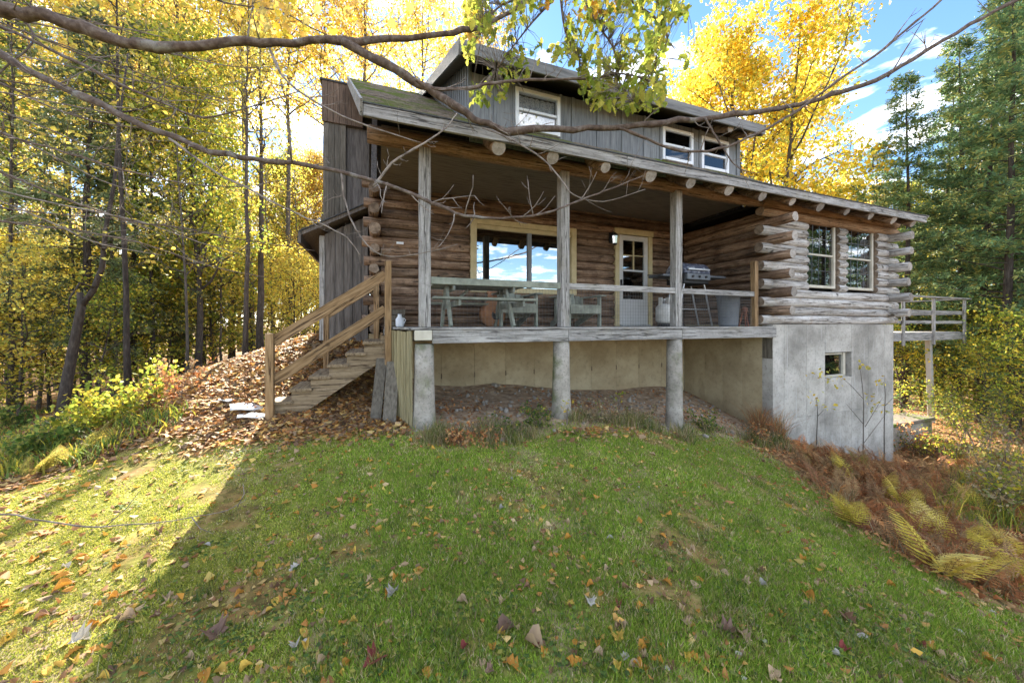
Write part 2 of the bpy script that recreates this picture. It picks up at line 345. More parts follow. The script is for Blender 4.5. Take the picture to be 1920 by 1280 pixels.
LAWN = [tuple(G(px, py)[:2]) for px, py in [(-150, 985), (0, 915), (110, 880), (250, 845), (330, 812), (440, 806), (580, 815), (740, 812), (880, 812), (1000, 808),
        (1120, 806), (1230, 803), (1330, 812), (1410, 838), (1480, 880), (1545, 935), (1620, 1000), (1720, 1068), (1830, 1118), (1930, 1150)]] + [(5.2, -4.6), (6, -8), (-6, -8), (-5, -2)]
DIRT = [(-.25, -.12), (.6, -.3), (2, -.28), (4.1, -.25), (5.2, -.35), (6.4, -.3), (6.4, 2.2), (-.25, 2.2)]
def lump(x, y, s, seed=0):
    o = 0
    for k in range(4):
        a = seed*1.7+k*2.1; f = s*1.9**k
        o = o + np.sin(f*(x*math.cos(a)+y*math.sin(a))+k*3+seed)*np.sin(f*(-x*math.sin(a+.5)+y*math.cos(a+.5))+seed*2)/1.5**k
    return o*.5
def graded(lo, hi, step, far, g=1.22):
    a = list(np.arange(lo, hi+1e-6, step)); s = step; x = a[-1]
    while x < far: s *= g; x += s; a.append(x)
    s = step; x = a[0]
    while x > -far: s *= g; x -= s; a.insert(0, x)
    return np.array(a)
gx = graded(-7.5, 13, .1, 900); gy = graded(-6, 7, .1, 900)
X, Y = np.meshgrid(gx, gy); Z = hz(X, Y)
nx, ny = len(gx), len(gy); idx = np.arange(nx*ny).reshape(ny, nx)
F = np.stack([idx[:-1, :-1], idx[:-1, 1:], idx[1:, 1:], idx[1:, :-1]], -1).reshape(-1, 4)
xf, yf = X.ravel(), Y.ravel()
barem = np.clip((.75*lump(xf, yf, 2.6, 7)+.6*lump(xf, yf, 7., 8)-.28)/.25, 0, 1)
ld = polydist(xf, yf, LAWN) + .12*lump(xf, yf, 2.5, 1)
lawn = np.clip(.5+(ld+.10*lump(xf, yf, 6., 31))/.5, 0, 1)*(1-.75*barem)
dd = polydist(xf, yf, DIRT) + .08*lump(xf, yf, 3., 4)
dirt = np.clip(.5+dd/.25, 0, 1)
moss = np.clip((-.9-xf)/1.2+.25*lump(xf, yf, 1.6, 2), 0, 1)
def ground_material():
    m = bpy.data.materials.new('ground'); m.use_nodes = True; nt = m.node_tree; b = nt.nodes['Principled BSDF']
    b.inputs['Roughness'].default_value = .95; b.inputs['Specular IOR Level'].default_value = .1
    tc = N(nt, 'ShaderNodeTexCoord'); at = N(nt, 'ShaderNodeAttribute', attribute_name='Col'); sp = N(nt, 'ShaderNodeSeparateColor'); Lk(nt, at, 'Color', sp, 0)
    n1 = N(nt, 'ShaderNodeTexNoise', i_Scale=9., i_Detail=8.); Lk(nt, tc, 'Object', n1, 'Vector')
    n2 = N(nt, 'ShaderNodeTexNoise', i_Scale=1.3, i_Detail=4.); Lk(nt, tc, 'Object', n2, 'Vector')
    vo = N(nt, 'ShaderNodeTexVoronoi', i_Scale=16.); Lk(nt, tc, 'Object', vo, 'Vector')
    g = ramp(nt, [(.3, (.085, .095, .02)), (.5, (.14, .185, .028)), (.7, (.24, .22, .07))]); Lk(nt, n1, 'Fac', g, 0)
    mo = ramp(nt, [(.3, (.09, .10, .02)), (.5, (.17, .18, .03)), (.7, (.26, .25, .06))]); Lk(nt, n1, 'Fac', mo, 0)
    li = ramp(nt, [(0., (.06, .04, .022)), (.35, (.15, .085, .04)), (.6, (.25, .14, .06)), (1., (.36, .24, .12))]); Lk(nt, vo, 'Color', li, 0)
    di = ramp(nt, [(.3, (.21, .145, .09)), (.55, (.37, .27, .185)), (.7, (.50, .40, .29))]); Lk(nt, n1, 'Fac', di, 0)
    def mix(f, a, c, o=2):
        x = N(nt, 'ShaderNodeMix', data_type='RGBA'); nt.links.new(f, x.inputs[0]); nt.links.new(a, x.inputs[6]); nt.links.new(c, x.inputs[7]); return x
    m1 = mix(sp.outputs['Green'], g.outputs[0], mo.outputs[0])
    bare = ramp(nt, [(.56, (0, 0, 0)), (.72, (1, 1, 1))]); Lk(nt, n2, 'Fac', bare, 0)
    m1b = mix(bare.outputs[0], m1.outputs[2], di.outputs[0])
    m2 = mix(sp.outputs['Red'], li.outputs[0], m1b.outputs[2])
    m3 = mix(sp.outputs['Blue'], m2.outputs[2], di.outputs[0])
    Lk(nt, m3, 2, b, 'Base Color')
    bp = N(nt, 'ShaderNodeBump', i_Strength=.6, i_Distance=.03); Lk(nt, n1, 'Fac', bp, 'Height'); Lk(nt, bp, 0, b, 'Normal')
    return m
gr = np_mesh('ground', np.c_[xf, yf, Z.ravel()], F, np.c_[lawn, moss, dirt], [ground_material()], smooth=True)
structure(gr)
# ------------------------------------------------------------------ the log house
house = thing('log_house', 'two-storey log house with mossy shingle roof, grey dormer and concrete foundation', 'house', (3., 4., -.5))
LD, LZ = .17, 1.6                                        # course height, underside of the first log
def wobble(seed, amp=.075):
    ph = [random.random()*6.28 for _ in range(4)]
    return lambda t, s: 1+amp*(.6*math.sin(2*t+ph[0]+s*1.3)+.5*math.sin(3*t+ph[1]-s*2.1)+.5*math.sin(s*3.1+ph[2])+.3*math.sin(5*t+s*5+ph[3]))
def log(axis, a0, a1, other, z, r, mats, parent, seed=0, name='log', dz=0.):
    r *= random.uniform(.93, 1.05)
    """round log along x (axis 0, other = y) or y (axis 1, other = x)"""
    L = a1-a0; n = max(3, int(L/.22)+1); wb = wobble(seed); pts = []; rad = []
    j1, j2 = random.random()*6, random.random()*6
    for i in range(n+1):
        s = a0+L*i/n; o = other+.006*math.sin(s*1.7+j1); zz = z+.006*math.sin(s*1.3+j2)+dz*i/n
        pts.append((s, o, zz) if axis == 0 else (o, s, zz))
        e = .94 if i in (0, n) else 1.
        rad.append((lambda t, s=s, e=e: r*e*wb(t, s)))
    return MB().tube(pts, rad, 14, 0, 1).build(name, mats, parent, smooth=True)
def zc(k): return LZ+LD*(k+.5)
lr = LD*.545
W1, W2 = (7.48, 8.50), (8.78, 9.88)                      # bump-out windows
for k in range(13):
    z = zc(k); ev = k % 2 == 0
    x0, x1 = (6.17+random.uniform(-.03, .04), 10.72+random.uniform(-.04, .04)) if ev else (6.60, 10.31)
    m = [LOGG[0], ENDG] if k < 11 else [LOGO, ENDG]
    if k == 11: m = [LOGG[0], ENDG]
    segs = [(x0, x1)] if not 4 <= k <= 11 else [(x0, W1[0]+random.uniform(-.01, .01)), (W1[1], W2[0]), (W2[1], x1)]
    for a, b in segs: log(0, a, b, .085, z, lr, m, house)
    # side walls of the bump-out: pass on the odd courses
    y0 = .185 if ev else -.30+random.uniform(-.04, .03)
    log(1, y0, 2.25, 6.50, z, lr, [LOGB[1], ENDW], house)
    log(1, y0, 7.8, 10.40, z, lr, [LOGG[1], ENDW], house)
log(0, 6.2, 10.78, .085, zc(13), lr, [LOGO, ENDG], house)
# wall behind the porch
BW, BD = (1.14, 3.36), (4.44, 5.37)
for k in range(-1, 15):
    z = zc(k) if k >= 0 else zc(0)-LD
    ev = k % 2 == 0
    x0 = -.80+random.uniform(-.03, .03) if ev else -.50
    segs = [[x0, 6.41]]
    def cut(segs, a, b):
        o = []
        for s, e in segs:
            if a > s: o.append([s, min(a, e)])
            if b < e: o.append([max(b, s), e])
        return [q for q in o if q[1]-q[0] > .05]
    if 2.27 < z < 3.58: segs = cut(segs, *BW)
    if z < 3.66: segs = cut(segs, *BD)
    for a, b in segs: log(0, a, b, 2.145, z, lr, [LOGB[0], ENDG], house)
    y0 = 2.24 if ev else 1.80+random.uniform(-.03, .03)
    log(1, y0, 7.8, -.60, z, lr, [LOGB[1], ENDG], house)
# foundation: poured panels with open form joints
def panel(x0, x1, y0, y1, z0, z1, m, name='foundation_panel'):
    e = .0015 if m is TANC else .003
    return MB().box(x0+e, x1-e, y0+(e if x1-x0 < y1-y0 else 0), y1-(e if x1-x0 < y1-y0 else 0), z0+.002, z1-.002).build(name, m, house, bevel=.002)
fs = [6.42, 6.74, 7.40, 7.99, 8.89, 9.50, 10.11, 10.48]
for a, b in zip(fs, fs[1:]):
    rows = [(-2.2, -.22), (-.22, 1.598)] if a != 7.99 else [(-2.2, -.22), (-.22, .50), (1.02, 1.598)]
    for z0, z1 in rows: panel(a, b, 0, .2, z0, z1, CONC)
MB().box(6.45, 7.98, .03, .24, -2.2, 1.58).box(8.90, 10.45, .03, .24, -2.2, 1.58).build('foundation_core', CONC, house)
ys = [.2, .62, 1.05, 1.5, 2.06]
for a, b in zip(ys, ys[1:]): panel(6.42, 6.62, a, b, -1.4, 1.598, TANC)
MB().box(6.416, 6.44, .004, .19, .95, 1.34).build('patch_plate', PLANKG, house)
bs = [-.58, -.08, .553, 1.181, 1.813, 2.424, 3.10, 3.789, 4.428, 5.051, 5.71, 6.42]
for i, (a, b) in enumerate(zip(bs, bs[1:])):
    panel(a, b, 2.06, 2.24, -1.0, 1.43, TANC)
    if i > 1:
        MB().prism([(a+.06*math.cos(t), .62+.03*math.sin(t*1.)-.10*(i % 2)+.05*math.sin(t)) for t in np.linspace(0, 5.6, 7)] if False else
                   [(a-.010, .60), (a+.010, .59), (a+.012, .66), (a+.003, .70), (a-.010, .68)], 1, 2.052, 2.07).build('tie_hole_stain', STAIN, house)
panel(-.70, -.56, 2.24, 7.8, -1., 1.43, TANC); panel(10.3, 10.48, .2, 7.8, -2.4, 1.598, CONC)
# basement window, set back in its opening
bw = MB().box(7.995, 8.03, .07, .12, .52, 1.0).box(8.70, 8.775, .05, .12, .52, 1.0).box(8.03, 8.70, .07, .12, .965, 1.0).box(7.995, 8.775, .05, .12, .505, .545).build('basement_window', CREAMW, house, bevel=.003)
MB().box(8.03, 8.70, .09, .096, .545, .965).build('pane', GLASS, bw)
MB().box(8.775, 8.888, .10, .13, .505, 1.015).build('reveal_board', PLANKG, bw)
# bump-out windows
def dh_window(x0, x1, y, z0, z1, frame, name, parent, cols=4, rows=2, fw=.055, pane=GLASS, bar=CANG, curtain=False):
    f = MB().box(x0, x0+fw, y-.03, y+.05, z0, z1).box(x1-fw, x1, y-.03, y+.05, z0, z1)
    f.box(x0+fw, x1-fw, y-.03, y+.05, z1-fw, z1).box(x0+fw, x1-fw, y-.04, y+.05, z0, z0+fw)
    f = f.build(name, frame, parent, bevel=.004)
    zm = (z0+z1)/2
    MB().box(x0+fw, x1-fw, y-.012, y+.03, zm-.018, zm+.018).build('meeting_rail', frame, f, bevel=.003)
    for a, b, dy in ((z0+fw, zm-.018, .012), (zm+.018, z1-fw, -.002)):
        MB().box(x0+fw, x1-fw, y+dy, y+dy+.005, a, b).build('pane', pane, f)
        if cols:
            g = MB()
            for c in range(1, cols):
                x = x0+fw+(x1-x0-2*fw)*c/cols; g.box(x-.0035, x+.0035, y+dy-.008, y+dy-.004, a, b)
            for r in range(1, rows):
                zz = a+(b-a)*r/rows; g.box(x0+fw, x1-fw, y+dy-.0125, y+dy-.0085, zz-.0035, zz+.0035)
            g.build('muntin_grille', bar, f)
    if curtain:
        c = MB(); n = 24; xs = np.linspace(x0+fw, x1-fw, n)
        vs = [(x, y+.07+.012*math.sin(i*1.9), z) for z in (z0+fw, z1-fw) for i, x in enumerate(xs)]
        c.add(vs, [(i, i+1, n+i+1, n+i) for i in range(n-1)]).build('curtain', CURT, f, smooth=True)
    return f
dh_window(W1[0]+.005, W1[1]-.03, .10, 2.345, 3.71, CREAMW, 'window', house)
dh_window(W2[0]+.005, W2[1]-.03, .10, 2.345, 3.71, CREAMW, 'window', house)
# picture window on the porch
pw = MB().box(1.10, 1.22, 2.03, 2.16, 2.22, 3.63).box(3.28, 3.40, 2.03, 2.16, 2.22, 3.63).box(1.22, 3.28, 2.03, 2.16, 3.52, 3.63).box(1.22, 3.28, 2.02, 2.16, 2.22, 2.32).build('picture_window', CREAM, house, bevel=.005)
MB().box(1.22, 3.28, 2.055, 2.15, 3.44, 3.518).build('head_stop', CREAM, pw, bevel=.003)
MB().box(2.29, 2.375, 2.06, 2.15, 2.32, 3.44).build('mullion', SIDING, pw, bevel=.004)
MB().box(1.22, 2.29, 2.10, 2.106, 2.32, 3.44).build('pane', GLASSM, pw)
MB().box(2.375, 3.28, 2.10, 2.106, 2.32, 3.44).build('pane', GLASSM, pw)
# porch door: frame, white leaf, four-light sash above a screen panel
df = MB().box(4.39, 4.50, 2.03, 2.16, 1.56, 3.62).box(5.31, 5.42, 2.03, 2.16, 1.56, 3.62).box(4.37, 5.44, 2.02, 2.16, 3.62, 3.75).build('door_frame', CREAM, house, bevel=.005)
dm = MB().box(4.505, 4.615, 2.06, 2.10, 1.60, 3.61).box(5.205, 5.305, 2.06, 2.10, 1.60, 3.61).box(4.615, 5.205, 2.06, 2.10, 1.60, 2.17).box(4.615, 5.205, 2.06, 2.10, 3.50, 3.61).box(4.615, 5.205, 2.058, 2.10, 2.80, 2.84)
dm = dm.build('door', DOORW, house, bevel=.004)
MB().box(4.9, 4.925, 2.065, 2.09, 2.84, 3.50).box(4.615, 4.9, 2.066, 2.09, 3.155, 3.175).box(4.925, 5.205, 2.066, 2.09, 3.155, 3.175).build('sash_bars', CREAM, dm)
MB().box(4.615, 5.205, 2.092, 2.097, 2.84, 3.50).build('pane', GLASS, dm)
MB().box(4.615, 5.205, 2.092, 2.097, 2.17, 2.80).build('pane', GLASS, dm)
MB().box(4.535, 4.565, 2.02, 2.06, 2.42, 2.60).tube([(4.55, 2.0, 2.5), (4.55, 2.0, 2.44), (4.55, 2.03, 2.43)], .008, 6).build('handle', BLACK, dm)
MB().box(4.5, 5.31, 1.98, 2.12, 1.562, 1.598).build('threshold', STEEL, df)
# rooms behind the glass
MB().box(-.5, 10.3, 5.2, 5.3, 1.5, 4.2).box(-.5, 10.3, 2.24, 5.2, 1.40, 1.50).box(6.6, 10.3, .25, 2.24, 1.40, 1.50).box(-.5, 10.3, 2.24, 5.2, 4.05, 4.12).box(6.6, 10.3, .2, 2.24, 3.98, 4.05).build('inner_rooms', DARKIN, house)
MB().box(7.9, 9., .6, .65, .2, 1.3).box(7.9, 7.94, .2, .6, .2, 1.3).box(8.96, 9., .2, .6, .2, 1.3).box(7.94, 8.96, .21, .6, 1.26, 1.3).box(7.94, 8.96, .21, .6, .2, .24).build('cellar_blackout_box', DARKIN, house)  # near-black box added behind the basement window in place of the unlit cellar
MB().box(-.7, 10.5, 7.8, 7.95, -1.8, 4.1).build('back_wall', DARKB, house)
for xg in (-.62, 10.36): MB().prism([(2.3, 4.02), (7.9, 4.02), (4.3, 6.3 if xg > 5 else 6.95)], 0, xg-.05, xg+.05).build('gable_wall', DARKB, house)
# --- roofs
EZ, EY, RY = 3.94, -.46, 4.3
def slab(A, B, C, D, t, name, m, parent):
    """roof slab: A,B eave left/right, C,D ridge right/left"""
    q = [A, B, C, D]; v = q + [(x, y, z-t) for x, y, z in q]
    return MB().add(v, [(0, 1, 2, 3), (7, 6, 5, 4), (0, 4, 5, 1), (1, 5, 6, 2), (2, 6, 7, 3), (3, 7, 4, 0)]).build(name, m, parent)
def shingles(A, B, C, D, m, parent, course=.14, tab=.30, lift=.012):
    A, B, C, D = map(np.array, (A, B, C, D)); L = np.linalg.norm(D-A); n = int(L/course); V = []; Fc = []
    nrm = np.cross(B-A, D-A); nrm = nrm/np.linalg.norm(nrm)
    for i in range(n):
        t0, t1 = i/n, min(1., (i+1.35)/n); l0, r0 = A+(D-A)*t0, B+(C-B)*t0; l1, r1 = A+(D-A)*t1, B+(C-B)*t1
        w = np.linalg.norm(r0-l0); s = -tab*((i % 3)/3.); ss = [0.]
        while s < w:
            s += tab*random.uniform(.85, 1.15)
            if 0 < s < w: ss.append(s/w)
        ss.append(1.)
        for a, b in zip(ss, ss[1:]):
            if (b-a)*w < .02: continue
            b2 = b-.006/w; h = lift*random.uniform(.7, 1.5); j = random.uniform(-.012, .012)/L
            p = [l0+(r0-l0)*a+(D-A)*j, l0+(r0-l0)*b2+(D-A)*j, l1+(r1-l1)*b2, l1+(r1-l1)*a]
            k = len(V); V += [p[0]+nrm*.002, p[1]+nrm*.002, p[0]+nrm*h, p[1]+nrm*h, p[2]+nrm*.003, p[3]+nrm*.003]
            Fc += [(k, k+1, k+3, k+2), (k+2, k+3, k+4, k+5)]
    o = np_mesh('shingles', V, Fc, None, [m], parent); o['kind'] = 'stuff'; return o
ML, MR, MC, MD = (-.68, EY, EZ), (5.75, EY, EZ), (7.1, RY, 7.18), (-1.17, RY, 7.18)
mr = slab(ML, MR, MC, MD, .07, 'main_roof', CEIL, house); shingles(ML, MR, MC, MD, SHIN, mr)
slab((-1.1, 9.0, EZ), (5.6, 9.0, EZ), (6.9, RY+.01, 7.18), (-1.17, RY+.01, 7.18), .07, 'rear_roof', SHIN2, house)
BL, BR, BC, BE = (5.76, EY, EZ), (10.60, EY, EZ), (10.60, RY, 6.30), (5.76, RY, 6.30)
br = slab(BL, BR, BC, BE, .06, 'bump_out_roof', CEIL, house); shingles(BL, BR, BC, BE, SHIN2, br)
slab((5.6, 9.0, EZ), (10.6, 9.0, EZ), (10.6, RY+.01, 6.30), (5.6, RY+.01, 6.30), .06, 'rear_roof', SHIN2, house)
# fascia boards and left rake board
for a, b in ((-.68, 2.7), (2.705, 6.6), (6.605, 10.6)):
    MB().box(a, b, EY-.025, EY+.015, EZ-.135, EZ-.004).build('fascia_board', GREY[0], house, bevel=.004)
MB().box(-.69, 10.62, EY-.035, EY+.02, EZ-.004, EZ+.012).build('drip_edge', SHIN2, house)
MB().beam((-.70, EY-.02, EZ-.05), (-1.19, RY, 7.13), .03, .16, (1, 0, 0)).build('rake_board', GREY[1], house)
MB().beam((10.62, EY-.02, EZ-.05), (10.62, RY, 6.25), .03, .14, (1, 0, 0)).build('rake_board', GREY[1], house)
# log rafters showing their ends under the eave
for x in [.844, 1.58, 2.39, 3.17, 3.93, 4.74, 5.52, 6.28, 7.06, 7.86, 8.65, 9.46, 10.2]:
    r = .08*random.uniform(.85, 1.15); MB().tube([(x, -.425, 3.755), (x+.005, -.1, 3.97), (x, .55, 4.40)], r, 14, 0, 1).build('rafter', [LOGB[1], ENDW], house, smooth=True)
log(0, -.66, 6.2, .085, 3.905, .105, [LOGO, ENDG], house, name='header_log')
MB().box(-.5, 6.40, .12, 2.06, 4.02, 4.06).build('porch_ceiling', CEIL, house)
# --- dormer
DX0, DX1, DZ = .58, 5.51, 4.95
def froof(y): return EZ+.68*(y-EY)
ws = [(1.214, 1.90, 4.275, 4.84), (3.76, 4.41, 4.265, 4.80), (4.60, 5.235, 4.245, 4.80)]
bx = [.58, .93, 1.20, 1.915, 2.12, 2.55, 3.0, 3.42, 3.745, 4.425, 4.585, 5.25, 5.51]
for a, b in zip(bx, bx[1:]):
    win = [q for q in ws if a-.03 < q[0] and q[1] < b+.03]
    if win:
        q = win[0]; MB().box(a, b, 0, .03, 4.0, q[2]).build('siding_board', SIDING, house); MB().box(a, b, 0, .03, q[3], 4.90).build('siding_board', SIDING, house)
    else: MB().box(a+.003, b-.003, 0, .03, 4.0, 4.90).build('siding_board', SIDING, house, bevel=.003)
    MB().box(a-.022, a+.022, -.018, 0, 4.05, 4.90).build('batten', SIDING, house, bevel=.003)
MB().box(5.45, 5.53, -.022, .04, 4.05, 4.90).build('corner_board', SIDING, house, bevel=.003)
for q in ws: dh_window(q[0], q[1], -.01, q[2], q[3], WHITE, 'dormer_window', house, cols=0, fw=.05, curtain=True, pane=GLASSL)
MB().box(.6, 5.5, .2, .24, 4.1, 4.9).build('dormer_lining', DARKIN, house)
yb = np.linspace(.0, 3.9, 27)
for a, b in zip(yb, yb[1:]):
    tp = lambda y: DZ-.12+.478*(y+.4)
    for xs_, nm in ((DX0, 'siding_board'), (DX1-.03, 'siding_board')):
        MB().prism([(a+.002, froof(a)-.1), (b-.002, froof(b)-.1), (b-.002, tp(b)), (a+.002, tp(a))], 0, xs_, xs_+.03).build(nm, SIDING, house)
    if xs_ > 1: MB().prism([(a-.02, froof(a)-.05), (a+.02, froof(a)), (a+.02, tp(a)), (a-.02, tp(a))], 0, DX0-.02, DX0).build('batten', SIDING, house)
dA, dB, dC, dD = (.385, -.4, DZ), (5.56, -.4, DZ), (5.56, RY, DZ+.478*(RY+.4)), (.385, RY, DZ+.478*(RY+.4))
dr = slab(dA, dB, dC, dD, .05, 'dormer_roof', CEIL, house); shingles(dA, dB, dC, dD, SHIN2, dr)
MB().box(.37, 5.575, -.43, -.402, DZ-.15, DZ+.004).build('dormer_fascia', DFASC, house, bevel=.004)
MB().beam((.37, -.41, DZ-.075), (.37, RY, DZ+.478*(RY+.4)-.075), .03, .17, (1, 0, 0)).build('dormer_rake', DFASC, house)
MB().beam((5.575, -.41, DZ-.075), (5.575, RY, DZ+.478*(RY+.4)-.075), .03, .17, (1, 0, 0)).build('dormer_rake', DFASC, house)
for x in (4.85, 5.35):
    MB().tube([(x, -.37, 4.80), (x, .05, 4.99), (x, .8, 5.33)], .065, 12, 0, 1).build('dormer_rafter', [LOGB[1], ENDW], house, smooth=True)
# wood-clad chimney chase beyond the left gable
ch = thing('chimney_chase', 'tall boxed chimney chase, grey boards below brown cedar, left of the roof', 'chimney', (-1.4, 4.7, 1.2))
for i in range(4):
    x = -1.72+.118*i; MB().box(x, x+.114, 4.5, 4.53, .8, 6.2)  .build('grey_board', PLANKG, ch, bevel=.003)
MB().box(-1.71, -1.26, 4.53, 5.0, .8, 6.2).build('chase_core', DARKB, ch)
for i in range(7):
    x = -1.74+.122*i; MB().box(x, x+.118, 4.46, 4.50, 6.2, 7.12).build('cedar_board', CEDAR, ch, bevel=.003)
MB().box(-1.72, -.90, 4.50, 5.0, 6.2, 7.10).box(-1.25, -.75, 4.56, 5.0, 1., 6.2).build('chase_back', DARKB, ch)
MB().box(-1.78, -.86, 4.44, 5.05, 7.12, 7.16).build('chase_cap', SHIN2, ch)

# ------------------------------------------------------------------ lean-to on the left wall
lt = thing('lean_to_shed', 'narrow dark board lean-to against the left end of the log house', 'shed', (-1.1, 2.6, 1.2))
lx = np.linspace(-1.44, -.72, 6)
ltop = lambda x: 3.17+(x+1.52)*.56
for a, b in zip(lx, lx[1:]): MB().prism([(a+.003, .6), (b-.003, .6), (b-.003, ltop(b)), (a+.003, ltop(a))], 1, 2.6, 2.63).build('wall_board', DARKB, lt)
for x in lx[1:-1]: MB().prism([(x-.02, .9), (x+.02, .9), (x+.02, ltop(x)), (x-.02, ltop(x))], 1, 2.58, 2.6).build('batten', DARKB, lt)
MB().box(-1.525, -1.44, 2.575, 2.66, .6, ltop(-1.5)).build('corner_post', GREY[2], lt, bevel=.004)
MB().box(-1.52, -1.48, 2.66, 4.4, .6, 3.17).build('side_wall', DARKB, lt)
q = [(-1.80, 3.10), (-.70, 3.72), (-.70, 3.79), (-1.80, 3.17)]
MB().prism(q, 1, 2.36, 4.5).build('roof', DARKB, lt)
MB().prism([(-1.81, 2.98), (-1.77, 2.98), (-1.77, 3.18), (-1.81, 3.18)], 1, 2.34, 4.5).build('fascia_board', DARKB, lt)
MB().prism([(-1.80, 3.172), (-.70, 3.792), (-.70, 3.81), (-1.81, 3.185)], 1, 2.33, 4.52).build('roofing', SHIN2, lt)

# ------------------------------------------------------------------ the porch
po = thing('porch', 'raised timber porch with square grey posts on round concrete piers', 'porch', (3., 1., 0))
def lefte(y): return -.15-.22*(y/.8) if y < .78 else -.45
nb = 14; yb = np.linspace(-.045, 2.055, nb+1)
for a, b in zip(yb, yb[1:]): MB().box(lefte(max(a, 0)), 6.41, a+.003, b-.003, 1.530, 1.560).build('deck_board', GREY[0], po, bevel=.003)
for a, b in ((.10, 2.035), (2.04, 4.17), (4.175, 6.48)):
    MB().box(a, b, -.03, .012, 1.358, 1.528).build('rim_joist', GREY[0], po, bevel=.005)
MB().box(-.115, .095, -.05, .10, 1.40, 1.527).build('painted_beam_end', CREAMW, po, bevel=.008)
for y in (.6, 1.2, 1.8): MB().box(-.1, 6.4, y, y+.04, 1.36, 1.528).build('joist', PLANKG, po)
def postfn(x, z1, m=GREY[2], w=.14): return MB().box(x, x+w, 0.014, .154, 1.562, z1).build('post', m, po, bevel=.008)
for x in (-.052, 1.94, 4.085): postfn(x, 3.83)
MB().box(5.97, 6.06, .02, .11, 1.562, 2.77).build('rail_post', PINE[2], po, bevel=.004)
for xc, g in ((.015, .25), (1.985, .2), (4.13, -.25)):
    prof = [(.15, g-.2), (.148, g+.1), (.135, g+.35), (.124, 1.0), (.12, 1.352)]
    MB().lathe((xc, .10, 0), prof, 22).build('concrete_pier', PIER, po, smooth=True)
for x0, x1, m in ((.09, 1.94, GREENP), (2.08, 4.085, GREY[0]), (4.225, 5.97, GREY[0])):
    MB().box(x0, x1, .03, .07, 2.115, 2.205).build('rail', m, po, bevel=.004)
    wm = MB(); ww = .0014 if x0 > 4 else .0008
    for x in np.arange(x0+.03, x1-.01, .05): wm.box(x-ww, x+ww, .072, .0744, 1.575, 2.113)
    for z in np.arange(1.60, 2.11, .05): wm.box(x0+.01, x1-.01, .0745, .0769, z-ww, z+ww)
    o = wm.build('wire_mesh', WIRE, po); o['kind'] = 'stuff'
# skirt of vertical boards closing the left end, one loose plank leaning on it
for i in range(8):
    t = (i+.5)/8; x = -.14-.21*t; y = .05+.72*t; d = Vector((-.21, .72, 0)).normalized()
    zb = hz1(x, y)-.05
    MB().beam((x, y, zb), (x+random.uniform(-.008, .008), y, 1.52-random.uniform(0, .02)), .078, .02, d).build('skirt_board', LATT, po)
lp = thing('leaning_plank', 'dark grey weathered plank leaning against the porch skirt beside the stairs', 'plank', (-.38, .5, .35))
MB().beam((-.40, .40, hz1(-.40, .40)), (-.34, .70, 1.08), .17, .022, (1, -.2, 0)).build('plank_board', PLANKG, lp)
MB().beam((-.57, .50, hz1(-.57, .50)), (-.49, .80, 1.12), .14, .022, (1, -.25, 0)).build('plank_board', PLANKG, lp)

# ------------------------------------------------------------------ stairs
stp = thing('porch_stairs', 'tan wooden stairs with two sloping board rails up to the porch', 'stairs', (-1.1, 1.25, .4))
tx = [-1.84+.22*i for i in range(6)]; tz = [.605, .757, .908, 1.06, 1.21, 1.362]
for i, (x, z) in enumerate(zip(tx, tz)):
    MB().box(x, x+.262, .785, 1.74, z-.042, z).build('tread', STRG[1], stp, bevel=.005)
    MB().box(x+.235, x+.26, .87, 1.66, z, z+.108).build('riser', PINE[1], stp)
for y in (.825, 1.66):
    top = []
    for x, z in zip(tx, tz): top += [(x+.02, z-.044), (x+.225, z-.044)]
    poly = [(-1.82, .36), (-1.50, .40), (-.42, 1.13), (-.42, 1.50)] + top[::-1]
    # cut the polygon into steps so every piece stays convex
    m = MB()
    for i, (x, z) in enumerate(zip(tx, tz)):
        lo = lambda xx: max(.36, .40+(xx+1.50)*.676)
        m.prism([(x+.02, lo(x+.02)), (x+.2405, lo(x+.2405)), (x+.2405, z-.044), (x+.02, z-.044)], 1, y, y+.04)
    m.prism([(-.50, 1.07), (-.42, 1.13), (-.42, 1.45), (-.50, 1.45)], 1, y, y+.04)
    m.build('stringer', STRG[0], stp)
MB().box(-1.875, -1.785, .74, .83, .33, 1.485).build('newel_post', PINE[2], stp, bevel=.006)
MB().box(-.452, -.362, .74, .83, .30, 2.495).build('newel_post', PINE[2], stp, bevel=.006)
def sloped_board(a, b, wd, ht, name, mats, parent):
    a = Vector(a); b = Vector(b); d = b-a; L = d.length
    o = MB().box(-L/2, L/2, -wd/2, wd/2, -ht/2, ht/2).build(name, mats, parent, bevel=.004)
    o.location = (a+b)/2; o.rotation_euler = (0, -math.atan2(d.z, d.x), 0); return o
for a, b in (((-1.80, .80, 1.375), (-.44, .80, 2.31)), ((-1.80, .80, .87), (-.44, .80, 1.81))): sloped_board(a, b, .036, .135, 'hand_rail', PINE[0], stp)
MB().box(-.61, -.525, 1.70, 1.785, 1.30, 2.33).build('newel_post', PINE[2], stp, bevel=.006)
sloped_board((-1.30, 1.76, 1.75), (-.58, 1.76, 2.26), .036, .12, 'hand_rail', PINE[0], stp)
MB().box(-1.345, -1.27, 1.70, 1.78, .70, 1.80).build('newel_post', PINE[2], stp, bevel=.006)
MB().box(-.46, -.42, .83, 1.74, 1.365, 1.528).build('top_riser', GREY[1], stp)

